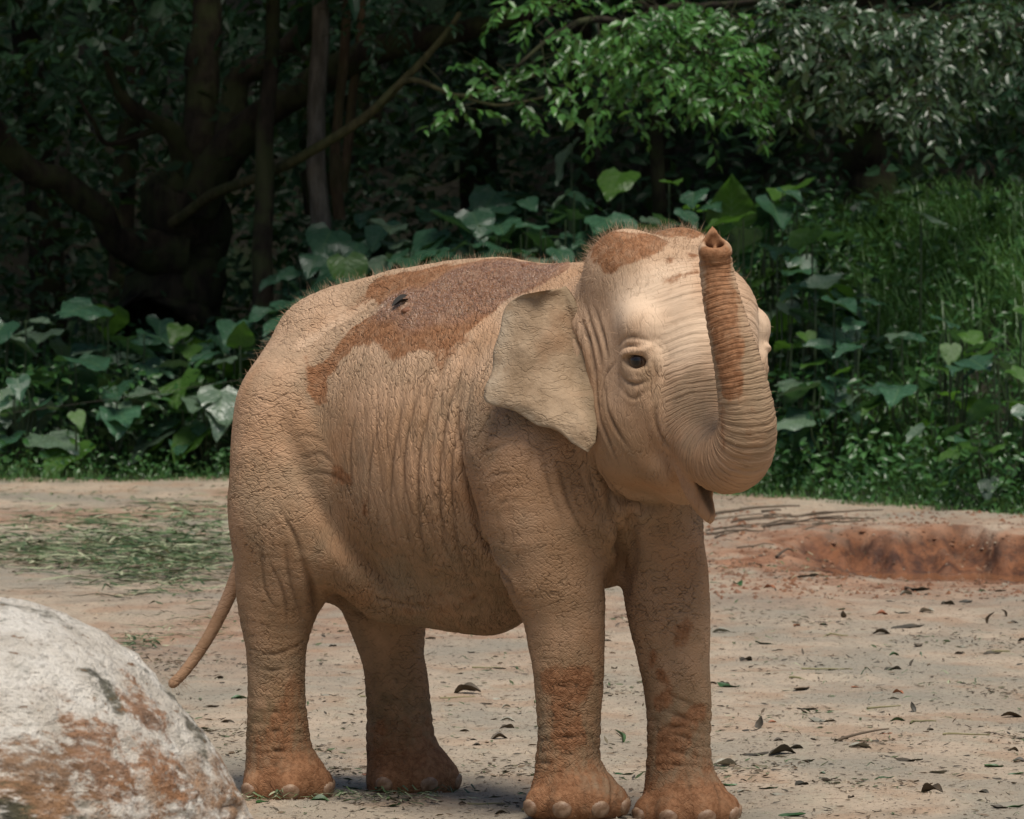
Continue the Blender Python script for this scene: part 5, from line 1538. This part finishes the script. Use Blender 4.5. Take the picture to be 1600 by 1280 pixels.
SGp = 'straw-coloured stalks on the right sand'
for px, py, L, an in [(1300, 995, 60, .5), (1292, 1046, 80, .05), (1380, 1106, 62, .5), (1510, 1152, 75, -.3), (1440, 1128, 70, .9), (1260, 1063, 60, -.6), (1560, 1020, 40, .3)]:
    stick(px, py, L, an, M_STRAW, 'yellowish straw stalk lying flat on the right sand', SGp, 1.7, .10, name='straw_stalk', cat='stalk')
for px, py, L, an in [(715, 1090, 60, .4), (590, 1092, 60, .2), (760, 1042, 45, .05), (745, 986, 80, .2), (760, 1255, 60, .1)]:
    stick(px, py, L, an, M_STRAW, 'straw stalk lying on sand under the belly', 'straw stalks under the belly', 1.5, .08, name='straw_stalk', cat='stalk')

# cut fodder grass strewn behind the tail and in tufts (nobody could count it)
t = NT('cut_fodder'); tone = t.attr('tone')
t.set(t.b.inputs['Base Color'], t.mix(t.ramp(tone, .45, .95), t.mix(t.ramp(tone, 0, .5), (.022, .050, .013), (.065, .105, .035)), (.30, .31, .19)))
t.b.inputs['Roughness'].default_value = .5
M_FOD = t.m
def strew(px, py, n, spx, spy, L0, L1, wpx, hmax=.05, ang=.35):
    pxs = lrs.normal(px, spx, n); pys = np.clip(lrs.normal(py, spy, n), 755, 1279)
    xs, ys = G(pxs, pys); sc_ = (CAM_D + ys) / FPX
    L = lrs.uniform(L0, L1, n) * sc_; an = lrs.normal(0, ang, n) * 2.2 + np.where(lrs.rand(n) < .5, 0, np.pi)
    w_ = wpx * sc_ * lrs.uniform(.5, 1.3, n)
    z0 = gz(xs, ys) + lrs.rand(n) ** 2 * hmax
    b2 = lrs.normal(0, .12, n) * L
    rows = []
    for f in (-.5, -.17, .17, .5):
        cx = xs + np.cos(an) * f * L - np.sin(an) * b2 * (f * f * 4); cy = ys + np.sin(an) * f * L + np.cos(an) * b2 * (f * f * 4)
        cz = np.maximum(gz(cx, cy) + .006, z0 + .03 * (.25 - f * f) + lrs.normal(0, .006, n))
        wf = 1.0 if abs(f) < .3 else .45
        tlt = lrs.normal(0, .5, n)
        ox, oy, oz = -np.sin(an) * w_ * wf * np.cos(tlt), np.cos(an) * w_ * wf * np.cos(tlt), w_ * wf * np.sin(tlt)
        rows += [np.stack([cx - ox, cy - oy, cz - oz * .5 + .002], 1), np.stack([cx + ox, cy + oy, cz + oz * .5 + .002], 1)]
    V = np.stack(rows, 1).reshape(-1, 3)
    T = np.array([[0, 1, 3, 2], [2, 3, 5, 4], [4, 5, 7, 6]])
    return V, (T[None] + 8 * np.arange(n)[:, None, None]).reshape(-1, 4), np.repeat(np.clip(lrs.normal(.45, .36, n), 0, 1), 8)
b_ = Bag()
for a in [(160, 870, 620, 120, 16, 20, 95, 3.0, .20), (280, 880, 700, 75, 26, 20, 85, 3.0, .22), (250, 905, 260, 70, 14, 20, 80, 2.4, .12), (60, 865, 300, 60, 14, 20, 80, 2.3, .07), (320, 800, 110, 50, 12, 14, 60, 1.9, .04),
          (130, 815, 60, 80, 9, 25, 100, 2.2, .03), (215, 1008, 60, 28, 5, 12, 45, 2.0, .05), (300, 985, 60, 50, 12, 16, 60, 1.9, .03), (180, 780, 120, 150, 16, 8, 40, 1.6, .02),
          (610, 1246, 90, 70, 6, 15, 60, 2.0, .02), (735, 984, 40, 14, 4, 8, 24, 1.6, .05), (420, 1256, 40, 50, 6, 12, 40, 1.8, .02), (700, 1120, 50, 120, 70, 10, 40, 1.4, .01), (1350, 1080, 90, 150, 90, 10, 45, 1.3, .01), (1250, 880, 60, 100, 20, 8, 30, 1.4, .02)]:
    V_, F_, A_ = strew(*a)
    b_.add(V_, F_, A_)
link('cut_grass', b_.mesh('cut_grass', False), M_FOD, kind='stuff', label='cut green fodder grass strewn over the ground behind the tail', category='grass')

# crumbs of soil and leaf bits
def crumbs(n, rs, smin, smax, red=False):
    py = 760 + 560 * rs.rand(n) ** 1.1; px = rs.uniform(-150, 1750, n)
    if red: px, py = rs.uniform(1080, 1750, n), rs.uniform(800, 935, n)
    x, y = G(px, py); z = gz(x, y)
    s_ = rs.uniform(smin, smax, n) * (1 + 1.2 * rs.rand(n) ** 6)
    O = np.array([[1, 0, 0], [0, 1, 0], [-1, 0, 0], [0, -1, 0], [0, 0, .8], [0, 0, -.5]])
    V = O[None] * s_[:, None, None] * rs.uniform(.55, 1.35, (n, 6, 1))
    V = V + np.stack([x, y, z], 1)[:, None, :]
    T = np.array([[0, 1, 4], [1, 2, 4], [2, 3, 4], [3, 0, 4], [1, 0, 5], [2, 1, 5], [3, 2, 5], [0, 3, 5]])
    return V.reshape(-1, 3), (T[None] + 6 * np.arange(n)[:, None, None]).reshape(-1, 3)
b_ = Bag(); b_.add(*crumbs(9000, lrs, .003, .008)); b_.add(*crumbs(1600, lrs, .006, .017, True), 1.0)
m_ = b_.mesh('soil_crumbs', False); attr(m_, 'red', np.concatenate(b_.a)); attr(m_, 'pit', np.concatenate(b_.a) * .5)
link('soil_crumbs', m_, M_GROUND, kind='stuff', label='crumbs and clods of soil scattered over the clearing', category='soil')
n_ = 8000
py = 760 + 540 * lrs.rand(n_) ** 1.15; px = lrs.uniform(-100, 1700, n_)
x, y = G(px, py); z = gz(x, y) + .003
dk = lrs.randint(0, 70, n_ // 2); dpx, dpy = lrs.uniform(-50, 1650, 70), 770 + 500 * lrs.rand(70)
px[:n_ // 2] = dpx[dk] + lrs.normal(0, 42, n_ // 2); py[:n_ // 2] = np.clip(dpy[dk] + lrs.normal(0, 6, n_ // 2), 760, 1310)
x, y = G(px, py); z = gz(x, y) + .003
td = np.stack([lrs.normal(0, 1, n_), lrs.normal(0, .8, n_), lrs.normal(0, .12, n_)], 1)
V_, F_ = leaves(np.stack([x, y, z], 1), td, np.array([0, 0, 1.]) + lrs.normal(0, .3, (n_, 3)), lrs.uniform(.010, .042, n_), .35, .15, -.10)
b_ = Bag(); b_.add(V_, F_, np.repeat(lrs.rand(n_), 8))
t = NT('leaf_bits'); tone = t.attr('tone')
t.set(t.b.inputs['Base Color'], t.mix(t.ramp(tone, .6, .95), t.mix(t.ramp(tone, .1, .6), (.035, .028, .017), (.12, .080, .045)), (.045, .075, .025)))
t.b.inputs['Roughness'].default_value = .7
link('leaf_bits', b_.mesh('leaf_bits', False), t.m, kind='stuff', label='small bits of dead leaf and twig littering the clearing', category='leaf litter')

# thin wire strung in front of the hedge
ws = np.array([P(-260, 684, 24.4), P(-60, 655, 24.4), P(100, 634, 24.4), P(260, 611, 24.4), P(420, 588, 24.4), P(620, 566, 24.4)])
V_, F_ = tube(catmull(ws, 30), np.full(30, .0014), 5)
t = NT('dull_wire'); t.b.inputs['Base Color'].default_value = (.06, .055, .045, 1); t.b.inputs['Roughness'].default_value = .5; t.b.inputs['Metallic'].default_value = .6
link('fence_wire', mesh_from('fence_wire', V_, F_), t.m, label='thin wire strung low in front of the left hedge', category='wire')
# ================================================================== bits lying on the elephant
def place_on(o, px, py):
    i = np.argmin(np.linalg.norm(V_SKIN - on_back[(px, py)], axis=1))
    o.location = V_SKIN[i] + N_SKIN[i] * .004
    return V_SKIN[i], N_SKIN[i]
t = NT('blackened_leaf'); t.b.inputs['Base Color'].default_value = (.012, .009, .006, 1); t.b.inputs['Roughness'].default_value = .8
m_ = CUR['d'][3].copy(); m_.materials.clear()
ol = link('dried_leaf', m_, t.m, label='small blackish dried leaf stuck on the elephant back', category='leaf')
p_, n_ = place_on(ol, 632, 478)
ol.scale = (.08, .085, .10); ol.rotation_euler = (R(20), R(-15), R(15))
def clod(r, seed):
    b_ = bmesh.new(); bmesh.ops.create_icosphere(b_, subdivisions=3, radius=r)
    Vc = np.array([v.co[:] for v in b_.verts]); Fc = np.array([[v.index for v in f.verts] for f in b_.faces], dtype=np.int32); b_.free()
    Vc = Vc * (1 + .35 * fbm(Vc / r * 1.6, 3, seed))[:, None] * np.array([1.3, 1, .7])
    return mesh_from('mud_clod', Vc, Fc)
t = NT('mud_clod'); ob = t.n('TexCoord').outputs['Object']
t.set(t.b.inputs['Base Color'], t.mix(t.noise(ob, 60, 4), (.12, .045, .018), (.26, .11, .05))); t.b.inputs['Roughness'].default_value = .6
t.set(t.b.inputs['Normal'], t.bump(t.noise(ob, 150, 4), .8, .006))
for (px, py), r_, lb in [((825, 420), .016, 'lump of red mud on top of the elephant shoulders'), ((640, 487), .018, 'lump of brown mud beside the dried leaf on the back')]:
    oc_ = link('mud_clod', clod(r_, int(px)), t.m, label=lb, category='mud lump'); place_on(oc_, px, py)
